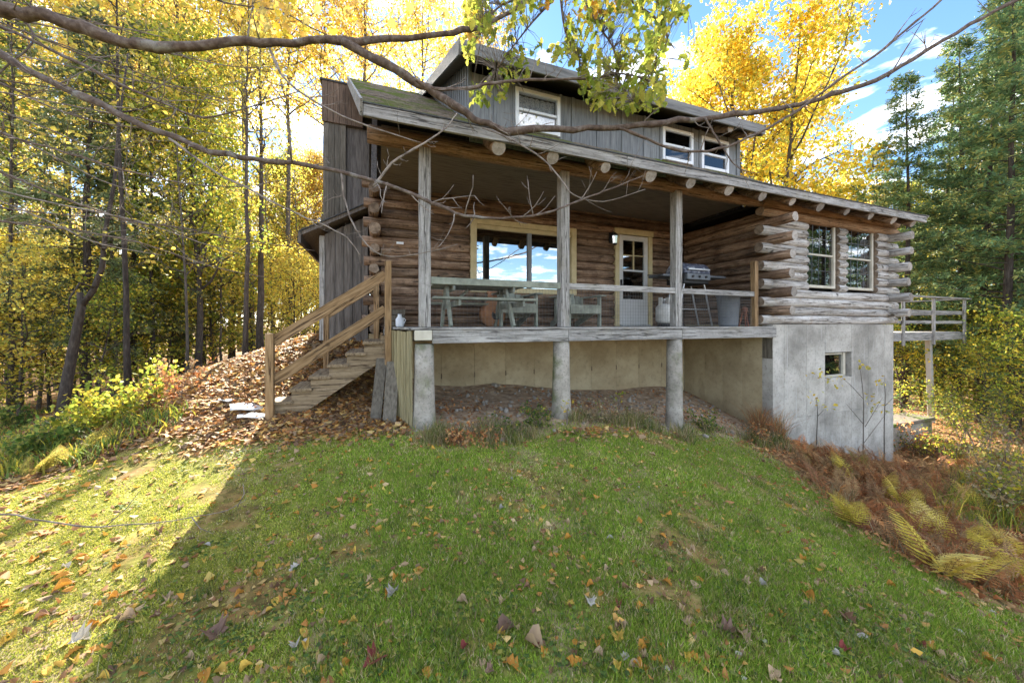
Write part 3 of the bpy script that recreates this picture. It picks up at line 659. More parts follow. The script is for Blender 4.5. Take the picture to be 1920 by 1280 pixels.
# ------------------------------------------------------------------ side deck on the right
sd_ = thing('side_deck', 'small raised grey deck with open rail at the right end of the house', 'deck', (13., 1.5, -1.3))
for i, y in enumerate(np.arange(.52, 3.0, .16)): MB().box(10.55, 15.3, y, y+.15, 1.36, 1.39).build('deck_board', GREY[0], sd_)
MB().box(10.55, 15.3, .48, .515, 1.17, 1.357).build('rim_joist', GREY[0], sd_, bevel=.004)
MB().box(15.26, 15.3, .52, 3.0, 1.17, 1.357).build('rim_joist', GREY[1], sd_)
for y in (1.1, 1.9, 2.7): MB().box(10.55, 15.25, y, y+.04, 1.17, 1.358).build('joist', PLANKG, sd_)
for x, y in ((12.0, .44), (13.50, .44), (15.2, .44), (15.2, 1.7), (15.2, 2.9)): MB().box(x, x+.09, y, y+.04, 1.05, 2.31).build('rail_post', GREY[2], sd_, bevel=.004)
MB().box(10.6, 15.42, .38, .52, 2.312, 2.35).build('cap_rail', GREY[0], sd_, bevel=.004)
MB().box(10.6, 15.3, .484, .52, 1.88, 1.98).build('rail', GREY[0], sd_); MB().box(10.6, 15.3, .484, .52, 1.62, 1.70).build('rail', GREY[0], sd_)
MB().box(15.29, 15.42, .53, 3.0, 2.312, 2.35).build('cap_rail', GREY[1], sd_)
MB().box(15.25, 15.285, .53, 3.0, 1.88, 1.98).build('rail', GREY[1], sd_)
MB().beam((14.80, .95, hz1(14.8, .9)-.1), (14.62, .95, 1.17), .115, .115, (1, 0, 0)).build('support_post', DOORW, sd_, bevel=.006)
MB().beam((13.5, 2.7, hz1(13.5, 2.7)-.1), (13.5, 2.7, 1.17), .14, .14, (1, 0, 0)).build('support_post', GREY[2], sd_, bevel=.006)

# mossy block beside the concrete wall
rb = thing('retaining_block', 'low mossy concrete block under the side deck beside the foundation corner', 'block', (11.7, .5, -1.6))
MB().box(10.75, 12.9, .25, .75, -2.0, -.88).build('block_body', PIER, rb, bevel=.03); MB().box(10.70, 12.95, .20, .80, -.878, -.80).build('block_cap', SHIN, rb, bevel=.02)
# ------------------------------------------------------------------ things on the porch (floor at 1.56)
FZ = 1.562
# picnic table, long side along the wall
pt = thing('picnic_table', 'pale green wooden picnic table at the left end of the porch', 'table', (.8, .95, FZ))
for i in range(5): MB().box(.20, 1.62, .60+.15*i, .745+.15*i, 2.175, 2.21).build('top_board', GREENP, pt, bevel=.003)
for x in (.42, 1.36):
    MB().beam((x, .42, FZ), (x, .80, 2.17), .09, .04, (0, 1, 0)).build('leg', GREENP, pt)
    MB().beam((x+.045, 1.50, FZ), (x+.045, 1.12, 2.17), .09, .04, (0, 1, 0)).build('leg', GREENP, pt)
    MB().box(x+.065, x+.10, .22, 1.70, 1.86, 1.94).build('seat_bearer', GREENP, pt)
    MB().box(x+.065, x+.10, .62, 1.32, 2.10, 2.173).build('top_bearer', GREENP, pt)
MB().beam((.46, .96, 1.84), (.80, .96, 2.15), .07, .035, (0, 1, 0)).build('brace', GREENP, pt)
for y in (.20, 1.50): MB().box(.15, 1.66, y, y+.22, 1.942, 1.975).build('bench_board', GREENP, pt, bevel=.003)
# adirondack chairs facing out
def adirondack(x, y, label):
    t = thing('adirondack_chair', label, 'chair', (x, y, FZ), 'adirondack chairs on the porch')
    w = .33
    MB().box(x-w, x+w, y, y+.022, 1.80, 1.955).build('apron', GREENP, t, bevel=.003)
    for s in (-1, 1):
        MB().box(x+s*w-.02, x+s*w+.02, y+.025, y+.115, FZ, 2.13).build('front_leg', GREENP, t, bevel=.003)
        MB().beam((x+s*(w-.04), y+.03, 1.92), (x+s*(w-.04), y+.90, FZ+.02), .03, .12, (1, 0, 0)).build('seat_rail', GREENP, t)
        MB().box(x+s*(w+.02)-.065, x+s*(w+.02)+.065, y-.04, y+.72, 2.132, 2.155).build('arm', GREENP, t, bevel=.004)
        MB().box(x+s*(w-.03)-.015, x+s*(w-.03)+.015, y+.62, y+.70, 1.66, 2.13).build('rear_leg', GREENP, t)
    for i in range(5):
        a = y+.03+.105*i; MB().beam((x-w+.03, a+.05, 1.955-.036*i), (x+w-.03, a+.05, 1.955-.036*i), .09, .02).build('seat_slat', GREENP, t)
    for i in range(5):
        xx = x-.25+.125*i; h = .52-.03*abs(i-2)
        MB().beam((xx*.9+x*.1, y+.56, 1.72), (xx, y+.56+h*.42, 1.72+h), .11, .02, (1, 0, 0)).build('back_slat', GREENP, t, bevel=.003)
    return t
adirondack(1.77, 1.18, 'pale green adirondack chair beside the terracotta chiminea under the picture window')
adirondack(3.10, 1.18, 'pale green adirondack chair between the middle post and the white door')
# chiminea
cm = thing('chiminea', 'round terracotta chiminea beside the picnic table', 'chiminea', (1.40, 1.62, FZ))
MB().lathe((1.40, 1.62, FZ), [(.11, .0), (.13, .03), (.20, .09), (.235, .18), (.24, .25), (.22, .33), (.16, .40), (.10, .46), (.085, .53), (.085, .60), (.105, .63)], 22).build('pot_body', TERRA, cm, smooth=True)
MB().tube([(1.40, 1.40, FZ+.20), (1.40, 1.378, FZ+.205)], .085, 14).build('mouth', BLACK, cm)
# gas grill with side shelves
gl = thing('gas_grill', 'gas barbecue grill with rounded lid and side shelves behind the right post', 'grill', (5.3, .95, FZ))
hood = [(.70, 2.60), (.70, 2.64), (.74, 2.74), (.83, 2.81), (.95, 2.82), (1.08, 2.79), (1.17, 2.70), (1.19, 2.60)]
MB().prism(hood, 0, 4.98, 5.66).build('lid', GRILLH, gl, bevel=.01)
MB().box(5.05, 5.60, .655, .675, 2.66, 2.685).build('handle', STEEL, gl)
MB().box(5.0, 5.64, .72, 1.18, 2.40, 2.595).build('firebox', BLACK, gl, bevel=.01)
MB().box(5.02, 5.62, .66, .72, 2.47, 2.59).build('control_panel', CANG, gl, bevel=.008)
for x in (5.15, 5.32, 5.49): MB().tube([(x, .66, 2.53), (x, .635, 2.53)], .022, 10).build('knob', BLACK, gl)
MB().box(4.50, 4.97, .74, 1.14, 2.52, 2.56).build('side_shelf', CANG, gl, bevel=.008)
MB().box(5.67, 6.14, .74, 1.14, 2.54, 2.58).build('side_shelf', CANG, gl, bevel=.008)
MB().beam((4.20, .80, 2.52), (4.62, .85, 2.545), .035, .02).build('utensil', BLACK, gl)
for y in (.78, 1.10):
    MB().tube([(5.70, y, 2.55), (5.62, y, 2.50), (5.58, y, 2.40), (5.70, y, 1.95), (5.80, y, FZ+.01)], .016, 8).build('leg', STEEL, gl)
    MB().tube([(4.94, y, 2.55), (5.02, y, 2.50), (5.06, y, 2.40), (4.96, y, 1.95), (4.90, y, FZ+.01)], .016, 8).build('leg', STEEL, gl)
MB().tube([(4.97, .78, 1.90), (5.71, .78, 1.90)], .012, 6).build('stretcher', STEEL, gl)
# propane tank
tk = thing('propane_tank', 'white propane tank standing on the porch floor left of the right post', 'gas tank', (4.58, .80, FZ))
MB().lathe((4.58, .80, FZ), [(.12, .0), (.12, .05)], 18).build('foot_ring', BLACK, tk, smooth=True)
MB().lathe((4.58, .80, FZ), [(.06, .05), (.12, .07), (.152, .12), (.155, .30), (.145, .36), (.11, .41), (.05, .43)], 20).build('cylinder', TANKW, tk, smooth=True)
MB().lathe((4.58, .80, FZ), [(.022, .43), (.022, .49), (.035, .50), (.035, .52), (.01, .53)], 10).build('valve', STEEL, tk, smooth=True)
for s in (-1, 1): MB().beam((4.58+s*.085, .80, FZ+.40), (4.58+s*.085, .80, FZ+.55), .012, .09, (1, 0, 0)).build('collar', TANKW, tk)
# bin and rusty stand by the return wall
tb = thing('trash_can', 'tall grey plastic trash can at the right end of the porch rail', 'trash can', (5.72, .36, FZ))
MB().lathe((5.72, .36, FZ), [(.155, .0), (.165, .05), (.195, .56), (.215, .565), (.215, .60), (.195, .605)], 20).build('bin_body', CANG, tb, smooth=True)
MB().lathe((5.72, .36, FZ), [(.222, .605), (.222, .63), (.12, .67), (.02, .68)], 20).build('bin_lid', CANG, tb, smooth=True)
rs = thing('rusty_stand', 'small rust red stand tucked beside the grey trash can', 'stand', (6.10, .32, FZ))
for a in range(3):
    t = a*2.1+.4; MB().tube([(6.10+.09*math.cos(t), .32+.09*math.sin(t), FZ), (6.10+.03*math.cos(t), .32+.03*math.sin(t), FZ+.28)], .016, 6).build('leg', RUST, rs)
MB().lathe((6.10, .32, FZ), [(.04, .26), (.055, .30), (.05, .36), (.02, .38)], 12).build('bowl', RUST, rs, smooth=True)
# wall lantern by the door, wall plate, jar and box left of the first post
wl = thing('wall_lantern', 'black lantern fixed on the log wall left of the door', 'lamp', (4.28, 2.0, 3.5))
MB().box(4.23, 4.31, 2.03, 2.06, 3.40, 3.62).build('back_plate', BLACK, wl); MB().tube([(4.27, 2.03, 3.58), (4.27, 1.94, 3.62), (4.27, 1.90, 3.58)], .012, 6).build('arm', BLACK, wl)
MB().lathe((4.27, 1.90, 3.36), [(.045, 0), (.065, .16)], 6).build('lantern_glass', GLASS, wl)
MB().lathe((4.27, 1.90, 3.36), [(.085, .16), (.06, .20), (.015, .235)], 6).build('cap', BLACK, wl); MB().lathe((4.27, 1.90, 3.36), [(.05, -.03), (.05, 0)], 6).build('base', BLACK, wl)
x, z, _ = 0, 0, 0
sg = MB().box(-.24, -.12, 2.035, 2.05, 3.02, 3.06).build('wall_plate', WHITE); tag(sg, 'small white plate fixed on the log wall left of the first post', 'plate')
jr = thing('white_jug', 'small white jug standing on the porch beside the stair head', 'jug', (-.22, 1.35, FZ))
MB().lathe((-.22, 1.35, FZ), [(.05, 0), (.062, .02), (.062, .12), (.03, .165), (.028, .19), (.032, .20)], 14).build('jug_body', WHITE, jr, smooth=True)
MB().tube([(-.165, 1.35, FZ+.14), (-.13, 1.35, FZ+.11), (-.16, 1.35, FZ+.05)], .008, 6).build('handle', WHITE, jr)
bxx = thing('grey_crate', 'dark grey crate behind the white jug on the porch', 'crate', (-.28, 1.75, FZ))
for i in range(3):
    MB().box(-.45, -.12, 1.60, 1.615, FZ+.01+.095*i, FZ+.09+.095*i).build('slat', PLANKG, bxx); MB().box(-.45, -.12, 1.885, 1.90, FZ+.01+.095*i, FZ+.09+.095*i).build('slat', PLANKG, bxx)
for x in (-.45, -.14): MB().box(x, x+.02, 1.615, 1.885, FZ, FZ+.29).build('end_panel', PLANKG, bxx)
# pale flat sheets lying on the leaves at the foot of the stairs
def sheet(px, py, w, d, rz, tilt, label):
    g = G(px, py); m = MB(); n = 6
    vs = [(w*(i/n-.5), d*(j/n-.5), .010*math.sin(i*1.1+j*.8)+.02*((i/n-.5)**2)) for j in range(n+1) for i in range(n+1)]
    vs2 = [(x, y, z-.012) for x, y, z in vs]; k = (n+1)**2
    fs = [(j*(n+1)+i, j*(n+1)+i+1, (j+1)*(n+1)+i+1, (j+1)*(n+1)+i) for j in range(n) for i in range(n)]
    m.add(vs+vs2, fs+[tuple(k+q for q in f[::-1]) for f in fs])
    rim = [i for i in range(n+1)]+[(j+1)*(n+1)-1 for j in range(1, n+1)]+[n*(n+1)+i for i in range(n-1, -1, -1)]+[j*(n+1) for j in range(n-1, 0, -1)]
    m.f += [(a, k+a, k+b, b) for a, b in zip(rim, rim[1:]+rim[:1])]; m.m += [0]*len(rim)
    o = m.build('flat_sheet', PAPER, smooth=True); o.location = (g[0], g[1], g[2]+.045); o.rotation_euler = (tilt, .08, rz)
    return tag(o, label, 'sheet', 'pale sheets by the stairs')
sheet(462, 768, .34, .26, .35, .14, 'white crumpled sheet, middle of the three by the stair foot')
sheet(425, 757, .16, .14, .1, -.1, 'small white sheet lying farthest from the stair foot')
sheet(475, 786, .32, .16, .2, .10, 'pale cream sheet lying nearest the stair newel')
# ------------------------------------------------------------------ foliage and trees
PAL = {
 'yellow': [(.62, .50, .08), (.56, .42, .07), (.50, .46, .11), (.54, .38, .08), (.38, .38, .07), (.60, .46, .07)],
 'gold':   [(.66, .52, .05), (.62, .46, .045), (.62, .39, .04), (.54, .48, .07), (.34, .36, .06)],
 'lime':   [(.30, .32, .04), (.42, .38, .05), (.20, .25, .035), (.52, .40, .05), (.14, .19, .03)],
 'orange': [(.56, .36, .08), (.58, .44, .10), (.50, .32, .09), (.54, .44, .14), (.38, .30, .11)],
 'oak':    [(.34, .38, .055), (.42, .42, .07), (.25, .31, .045), (.50, .45, .08), (.20, .26, .035)],
 'needle': [(.10, .135, .055), (.13, .165, .07), (.075, .105, .045), (.17, .20, .09), (.23, .22, .10)],
 'cedar':  [(.075, .135, .06), (.10, .17, .075), (.065, .11, .055), (.14, .20, .08), (.26, .26, .08)],
 'green':  [(.08, .14, .03), (.12, .18, .04), (.06, .10, .025), (.20, .24, .05), (.30, .28, .06)],
 'litter': [(.46, .21, .06), (.34, .16, .06), (.54, .31, .09), (.24, .125, .06), (.38, .26, .15), (.17, .10, .06), (.56, .39, .15), (.28, .19, .11)],
 'brown':  [(.48, .19, .07), (.56, .27, .10), (.38, .15, .06), (.58, .36, .16), (.46, .28, .14), (.28, .12, .06)],
 'frond':  [(.72, .60, .13), (.76, .60, .12), (.64, .56, .11), (.78, .68, .28)],
 'fall':   [(.58, .34, .06), (.56, .26, .05), (.60, .44, .12), (.48, .34, .20), (.40, .20, .08)],
 'dry':    [(.38, .30, .17), (.30, .22, .12), (.46, .38, .24), (.24, .17, .09), (.20, .22, .08)],
}
def pick(pal, n, r, w=None):
    p = np.array(PAL[pal]); i = r.choice(len(p), n, p=w); return p[i]*r.uniform(.75, 1.2, (n, 1))
def unit(a): return a/np.maximum(np.linalg.norm(a, axis=-1, keepdims=True), 1e-9)
def leaf_arrays(C, size, col, r, D=None, wide=.36, fold=.25, nrm=None):
    """folded diamond leaves: 4 verts, 2 triangles each"""
    n = len(C); size = np.broadcast_to(np.asarray(size, float), (n,))[:, None]
    d = unit(r.normal(size=(n, 3))+np.array([0, 0, -.35])) if D is None else unit(D)
    q = r.normal(size=(n, 3)) if nrm is None else nrm
    wv = unit(np.cross(d, q)); nv = np.cross(d, wv)
    V = np.stack([C-d*size*.5, C+wv*size*wide+nv*size*fold*.5-d*size*.05, C+d*size*.5, C-wv*size*wide+nv*size*fold*.5-d*size*.05], 1).reshape(-1, 3)
    b = np.arange(n)[:, None]*4
    F = np.concatenate([b+np.array([0, 1, 2]), b+np.array([0, 2, 3])], 1).reshape(-1, 3)
    return V, F, np.repeat(col, 4, 0)
def decid(seed, H, r0, cb, spread, nleaf, leaf, pal, nlimb=24, lean=(0, 0), up=.55, stems=1, sig=.17, wob=.04):
    """returns (MB wood, leaf arrays)"""
    r = np.random.default_rng(seed); mb = MB(); tips = []
    for s in range(stems):
        az = r.uniform(0, 6.28); sp = 0 if stems == 1 else r.uniform(.12, .30)
        k = 10; pts = []
        ox = oy = 0.
        for i in range(k+1):
            t = i/k; ox += r.normal()*wob*H/k*2; oy += r.normal()*wob*H/k*2
            pts.append((lean[0]*H*t+ox+sp*H*t*math.cos(az), lean[1]*H*t+oy+sp*H*t*math.sin(az), H*t-.3*(i == 0)))
        rr = [r0*(1.25 if i == 0 else 1)*(1-.92*i/k)/(1 if stems == 1 else 1.4) for i in range(k+1)]
        mb.tube(pts, rr, 8)
        T = np.array(pts); a0 = r.uniform(0, 6.28)
        for j in range(nlimb//stems):
            t = cb+(1-cb)*(j+r.uniform(0, .8))/(nlimb//stems); t = min(t, .98)
            i = min(int(t*k), k-1); p = T[i]+(T[i+1]-T[i])*(t*k-i)
            a = a0+j*2.399+r.normal()*.3; rel = (t-cb)/(1-cb)
            L = spread*(.35+.75*math.sin(math.pi*min(1, .18+.82*rel)**.8))*r.uniform(.65, 1.15)
            el = up*r.uniform(.5, 1.3)+.35*rel; d = np.array([math.cos(a)*math.cos(el), math.sin(a)*math.cos(el), math.sin(el)])
            lp = [p]; dd = d.copy()
            for q in range(5):
                dd = unit(dd+r.normal(size=3)*.16+np.array([0, 0, .05])); lp.append(lp[-1]+dd*L/5)
            br = max(.006, r0*(1-t)*.55+.006); mb.tube(lp, [br*(1-.85*q/5) for q in range(6)], 5)
            for q in range(1, 6):
                for _ in range(2 if q > 1 else 1):
                    e = unit(dd+r.normal(size=3)*.75); l2 = L*r.uniform(.18, .42)*(1.1-.1*q); s0 = lp[q]; e1 = s0+e*l2*.5; e2 = e1+unit(e+r.normal(size=3)*.3)*l2*.5
                    mb.tube([s0, e1, e2], [br*.3+.002, br*.2+.002, .0015], 3, cap=False)
                    tips += [e1, e2, (e1+e2)/2]
    tips = np.array(tips); i = r.integers(0, len(tips), nleaf)
    C = tips[i]+r.normal(size=(nleaf, 3))*sig*np.array([1, 1, .8])
    cc = pick(pal, nleaf, r)
    tint = r.uniform(.7, 1.25, len(tips)); cc = cc*tint[i][:, None]        # light and dark clumps of leaf colour
    return mb, leaf_arrays(C, leaf*r.uniform(.35, 1.4, nleaf), cc, r)
def conifer(seed, H, r0, cb, spread, nl, pal, spray=.20, per=46, droop=.25, lean=(0, 0)):
    r = np.random.default_rng(seed); mb = MB(); k = 8; pts = []; ox = oy = 0.
    for i in range(k+1):
        ox += r.normal()*.012*H/k*2; oy += r.normal()*.012*H/k*2; pts.append((ox+lean[0]*H*i/k, oy+lean[1]*H*i/k, H*i/k-.3*(i == 0)))
    mb.tube(pts, [r0*(1-.93*i/k) for i in range(k+1)], 8); T = np.array(pts); CC = []; DD = []; SS = []
    for j in range(nl):
        t = cb+(1-cb)*((j+r.uniform(0, 1))/nl); t = min(t, .985); i = min(int(t*k), k-1); p = T[i]+(T[i+1]-T[i])*(t*k-i)
        a = j*2.399+r.normal()*.4; L = spread*(1-t)**.7*(1.05-.25*(t < cb+.1))*r.uniform(.55, 1.2)+.15
        e0 = r.uniform(-.05, .35); d = np.array([math.cos(a)*math.cos(e0), math.sin(a)*math.cos(e0), math.sin(e0)]); lp = [p]; dd = d.copy()
        for q in range(6):
            dd = unit(dd+r.normal(size=3)*.09+np.array([0, 0, -droop*.25])); lp.append(lp[-1]+dd*L/6)
        mb.tube(lp, [max(.004, r0*.22*(1-t)+.004)*(1-.85*q/6) for q in range(7)], 4, cap=False); lp = np.array(lp)
        if r.uniform() < .10: continue                                       # a dead limb
        m = int(per*(.35+L/spread)); s = r.uniform(.12, 1., m)**.8*6; ii = np.minimum(s.astype(int), 5); c = lp[ii]+(lp[ii+1]-lp[ii])*(s-ii)[:, None]
        side = unit(np.cross(d, [0, 0, 1.])); sg = r.choice([-1., 1.], m)[:, None]
        o = unit(d*r.uniform(.2, .9, (m, 1))+side*sg*r.uniform(.3, 1., (m, 1))+np.array([0, 0, -1.])*r.uniform(-.1, droop+.35, (m, 1))+r.normal(size=(m, 3))*.25)
        ln = spray*r.uniform(.6, 1.4, m)*(1.15-.5*s/6)
        c = c+o*r.uniform(.3, 1.3, (m, 1))*ln[:, None]
        CC.append(c); DD.append(o); SS.append(ln)
    C = np.concatenate(CC); D = np.concatenate(DD); S = np.concatenate(SS); n = len(C)
    up = unit(np.array([0, 0, 1.])+r.normal(size=(n, 3))*.5)
    # each spray becomes three narrow blades
    Vs = []; Fs = []; cs = []; off = 0; col = pick(pal, n, r)
    for q in range(3):
        dq = unit(D+r.normal(size=(n, 3))*.45); V, F, c = leaf_arrays(C+r.normal(size=(n, 3))*.05, S*r.uniform(.6, 1, n), col*r.uniform(.8, 1.2, (n, 1)), r, dq, wide=.13, fold=.1, nrm=up)
        Vs.append(V); Fs.append(F+off); cs.append(c); off += len(V)
    return mb, (np.concatenate(Vs), np.concatenate(Fs), np.concatenate(cs))
def make_tree(name, label, cat, gen, bark, lm, group=None):
    t = thing(name, label, cat, (0, 0, 0), group); mb, (V, F, c) = gen
    mb.build('trunk', bark, t, smooth=True); np_mesh('crown', V, F, c, [lm], t); return t
PROTO = {
 'under1': ('sapling', decid(11, 4.6, .045, .12, 1.9, 4000, .085, 'yellow', 26, up=.35), BARKD, LEAF),
 'under2': ('sapling', decid(12, 3.6, .035, .10, 1.7, 3200, .08, 'lime', 22, lean=(.1, 0), up=.3), BARKD, LEAF),
 'under3': ('sapling', decid(17, 5.4, .05, .18, 2.0, 4000, .085, 'gold', 26, up=.4), BARKD, LEAF),
 'tall1': ('maple_tree', decid(13, 14., .17, .22, 3.6, 17000, .13, 'yellow', 44, up=.6, sig=.28, wob=.02), BARK, LEAF),
 'tall2': ('maple_tree', decid(14, 16., .19, .25, 3.4, 16000, .13, 'orange', 44, up=.7, sig=.28, wob=.02), BARK, LEAF),
 'tall3': ('birch_tree', decid(15, 13., .12, .25, 2.8, 20000, .12, 'lime', 40, up=.7, sig=.26, wob=.03), BARKD, LEAF),
 'big': ('maple_tree', decid(16, 16.5, .26, .26, 5.0, 62000, .16, 'gold', 96, up=.75, sig=.30, stems=5, wob=.012), BARK, LEAF),
 'high1': ('maple_tree', decid(18, 19., .15, .56, 3.2, 9000, .14, 'yellow', 34, up=.6, sig=.3, wob=.012), BARK, LEAF),
 'high2': ('maple_tree', decid(19, 20., .14, .55, 3.3, 8000, .14, 'orange', 34, up=.6, sig=.3, wob=.012), BARK, LEAF),
 'pole': ('slender_tree', decid(41, 12., .06, .45, 1.4, 1500, .10, 'lime', 26, up=.6, sig=.2, wob=.012), BARKD, LEAF),
 'pole2': ('slender_tree', decid(42, 10., .045, .30, 1.2, 1100, .09, 'yellow', 30, up=.5, sig=.2, wob=.02, lean=(.03, .02)), BARK, LEAF),
 'hem1': ('hemlock_tree', conifer(21, 12., .13, .10, 3.0, 120, 'needle', .25, 84), BARKD, NEEDLE),
 'hem2': ('hemlock_tree', conifer(22, 14., .15, .16, 2.8, 130, 'needle', .24, 80, droop=.35), BARKD, NEEDLE),
 'ced1': ('cedar_tree', conifer(23, 13., .12, .06, 1.75, 170, 'cedar', .19, 66, droop=.1), BARKD, NEEDLE),
 'ced2': ('cedar_tree', conifer(24, 12., .10, .12, 1.45, 140, 'cedar', .17, 62, droop=.2, lean=(.02, .01)), BARKD, NEEDLE),
}
_used = {}; _kids = {}
def plant(kind, px, d, sc, label, rz=None, group=None, py=700, xy=None, tilt=(0, 0)):
    if xy is None: p = P(px, py, d); xy = (p[0], p[1])
    z = hz1(*xy)-.05; rz = random.uniform(0, 6.28) if rz is None else rz
    nm, gen, bk, lm = PROTO[kind]; cat = {'sapling': 'sapling'}.get(nm, 'tree')
    if kind not in _used:
        t = make_tree(nm, label, cat, gen, bk, lm, group); _used[kind] = t; _kids[kind] = [c for c in bpy.data.objects if c.parent == t]
        t.location = (*xy, z); t.rotation_euler = (tilt[0], tilt[1], rz); t.scale = (sc, sc, sc)
    else:
        t = copy_tree(_used[kind], (*xy, z), rz, sc, label, tilt, _kids[kind])
        if group: t['group'] = group
        elif 'group' in t: del t['group']
    return t
gU, gT, gF, gH, gR = 'yellow saplings under the trees on the left', 'tall autumn trees in the woods on the left', 'far trees behind the woods', 'hemlocks in the woods on the left', 'evergreens in the woods on the right'
lU = 'slender yellow-leaved sapling in the woods left of the stairs'
for px, d, k, s in [(-260, 7.5, 1, 1.), (-150, 6.6, 2, .8), (-120, 9, 1, 1.1), (-30, 10.5, 3, 1.), (30, 7.6, 1, .8), (90, 9.5, 1, 1.), (150, 11.5, 3, 1.), (200, 10, 2, 1.05), (255, 12.5, 1, 1.1),
                    (310, 11, 2, 1.), (345, 13.5, 3, 1.), (400, 12.2, 1, .95), (430, 15, 1, 1.15), (480, 13.2, 2, 1.1), (520, 16, 3, .9), (555, 14, 1, .85), (590, 17, 1, .9), (60, 13.5, 1, 1.25), (-80, 13, 3, 1.2), (280, 16, 1, 1.2), (180, 8.2, 2, .75), (500, 18.5, 1, 1.05), (380, 18, 2, 1.3)]:
    plant('under%d' % k, px, d, s, 'slender %s sapling in the woods left of the stairs' % ['bright yellow', 'lime-green', 'golden'][k-1], group=gU)
lT = {'high1': 'bare-trunked yellow tree whose crown fills the sky left of the roof', 'high2': 'bare-trunked orange tree whose crown fills the sky left of the roof', 'tall1': 'tall yellow maple standing in the woods left of the house', 'tall2': 'tall orange-leaved tree standing in the woods left of the house', 'tall3': 'slim lime-yellow birch standing in the woods left of the house'}
for px, d, k, s in [(-420, 10, 'tall1', .9), (-250, 13, 'high1', .9), (-120, 16, 'high1', 1.), (20, 18, 'high2', 1.), (110, 15, 'high1', .9), (210, 20, 'high1', 1.1), (270, 17, 'high2', .9), (330, 23, 'high1', 1.2),
                    (372, 10.5, 'tall3', .75), (430, 26, 'tall2', .85), (505, 30, 'tall1', 1.12), (535, 28, 'tall3', 1.15), (565, 31, 'tall1', 1.15), (592, 29, 'tall2', .98), (620, 31, 'tall1', 1.1), (650, 30, 'tall2', .95), (700, 32, 'tall2', .95), (760, 30, 'tall1', .9), (470, 15, 'high1', 1.001), (545, 16.5, 'high2', 1.), (610, 18, 'high1', 1.05), (690, 19, 'high2', 1.1), (800, 21, 'high1', 1.15), (400, 18, 'high2', 1.05), (330, 13.5, 'high1', .95), (900, 24, 'high2', 1.1), (840, 31, 'tall2', 1.1), (-20, 25, 'high1', 1.2), (100, 28, 'tall2', .9)]:
    plant(k, px, d, s, lT[k], group=gT)
for px, d, k, s in [(15, 8.5, 'pole', .9), (75, 10.5, 'pole2', 1.), (135, 9.2, 'pole2', .9), (185, 12, 'pole', 1.), (215, 9.6, 'pole2', 1.), (290, 10.2, 'pole', .9), (325, 12.5, 'pole2', 1.1), (395, 13.5, 'pole', 1.), (415, 11.8, 'pole2', .9), (440, 16, 'pole', 1.1), (510, 15, 'pole2', 1.), (535, 18, 'pole', 1.), (565, 17, 'pole2', 1.), (-60, 9.5, 'pole', 1.), (350, 9.6, 'pole2', .9)]:
    plant(k, px, d, s, {'pole': 'slim straight dark trunk with a thin crown in the left woods', 'pole2': 'slim crooked grey trunk with sparse yellow leaves in the left woods'}[k], group='slim trunks in the woods on the left')
for i, px in enumerate(range(-260, 660, 46)):
    plant('under%d' % (1+i % 3), px, 21+7*((i*7) % 5)/5., random.uniform(1.2, 1.6), 'bushy yellow young tree far back in the left woods', group='young trees far back on the left')
for i, px in enumerate(range(1600, 2060, 52)):
    plant('under%d' % (1+(i*2) % 3), px, 20+6*((i*7) % 5)/5., random.uniform(1.1, 1.5), 'bushy yellow young tree far back in the right woods', group='young trees far back on the right')
lF = 'far autumn tree closing the view behind the nearer woods'
for px, d, k in [(-350, 34, 'tall1'), (-180, 38, 'tall2'), (-20, 40, 'tall1'), (60, 36, 'tall3'), (140, 42, 'tall1'), (220, 38, 'tall2'), (300, 40, 'tall1'), (360, 36, 'tall1'), (450, 42, 'tall2'), (560, 44, 'tall1'),
                 (950, 44, 'tall1'), (1050, 46, 'tall2'), (1560, 34, 'tall1'), (1640, 38, 'tall2'), (1720, 30, 'tall3'), (1790, 34, 'tall1'), (1860, 30, 'tall2'), (1930, 36, 'tall1'), (2010, 30, 'tall3')]:
    plant(k, px, d, random.uniform(1., 1.25), lF, group=gF)
lH = 'tall grey-green hemlock with long drooping boughs in the woods on the left'
for px, d, k, s in [(-210, 7.8, 'hem1', .95), (30, 11.5, 'hem2', 1.), (250, 10.5, 'hem2', .8), (380, 12.5, 'hem2', .7), (-60, 13.5, 'hem2', 1.), (-350, 11.5, 'hem1', 1.1), (170, 9.0, 'hem2', .72)]:
    plant(k, px, d, s, lH, group=gH)
plant('big', 1435, 19., 1.02, 'large golden maple with many stems rising behind the roof', rz=.6)
lR = 'slim green evergreen with airy boughs in the woods on the right'
for px, d, k, s in [(1605, 17, 'ced1', .80), (1555, 19, 'ced2', .9), (1650, 18, 'ced1', 1.), (1692, 13.5, 'ced1', .98), (1760, 16.5, 'ced2', 1.3), (1836, 12.2, 'ced2', 1.2), (1905, 10.6, 'ced1', 1.1), (1985, 12.5, 'ced2', 1.3), (1790, 13.5, 'ced1', 1.1), (1870, 15, 'ced2', 1.45), (1640, 15.5, 'ced2', .8), (2080, 10, 'ced1', 1.), (1660, 21, 'ced2', 1.1), (1880, 18, 'ced1', 1.1), (1800, 22, 'ced1', 1.2), (1950, 16, 'hem2', .9), (1730, 26, 'hem1', 1.), (1560, 25, 'ced2', 1.)]:
    plant(k, px, d, s, {1692: 'evergreen whose trunk rises just beyond the right end of the roof', 1836: 'tall evergreen standing right of the side deck', 1905: 'broad evergreen nearest the right edge of the picture', 1605: 'small evergreen between the golden maple and the roof end'}.get(px, lR), group=gR)
for xy, s in [((18, -5), 1.), ((21.5, -8), 1.1), ((25, -6.5), 1.2), ((19, -11), 1.), ((28, -10), 1.2), ((23, -3.6), 1.1)]: plant('ced1', 0, 0, s, 'evergreen standing right of the picture, seen only mirrored in the log-room windows', group='evergreens mirrored in the windows', xy=xy)
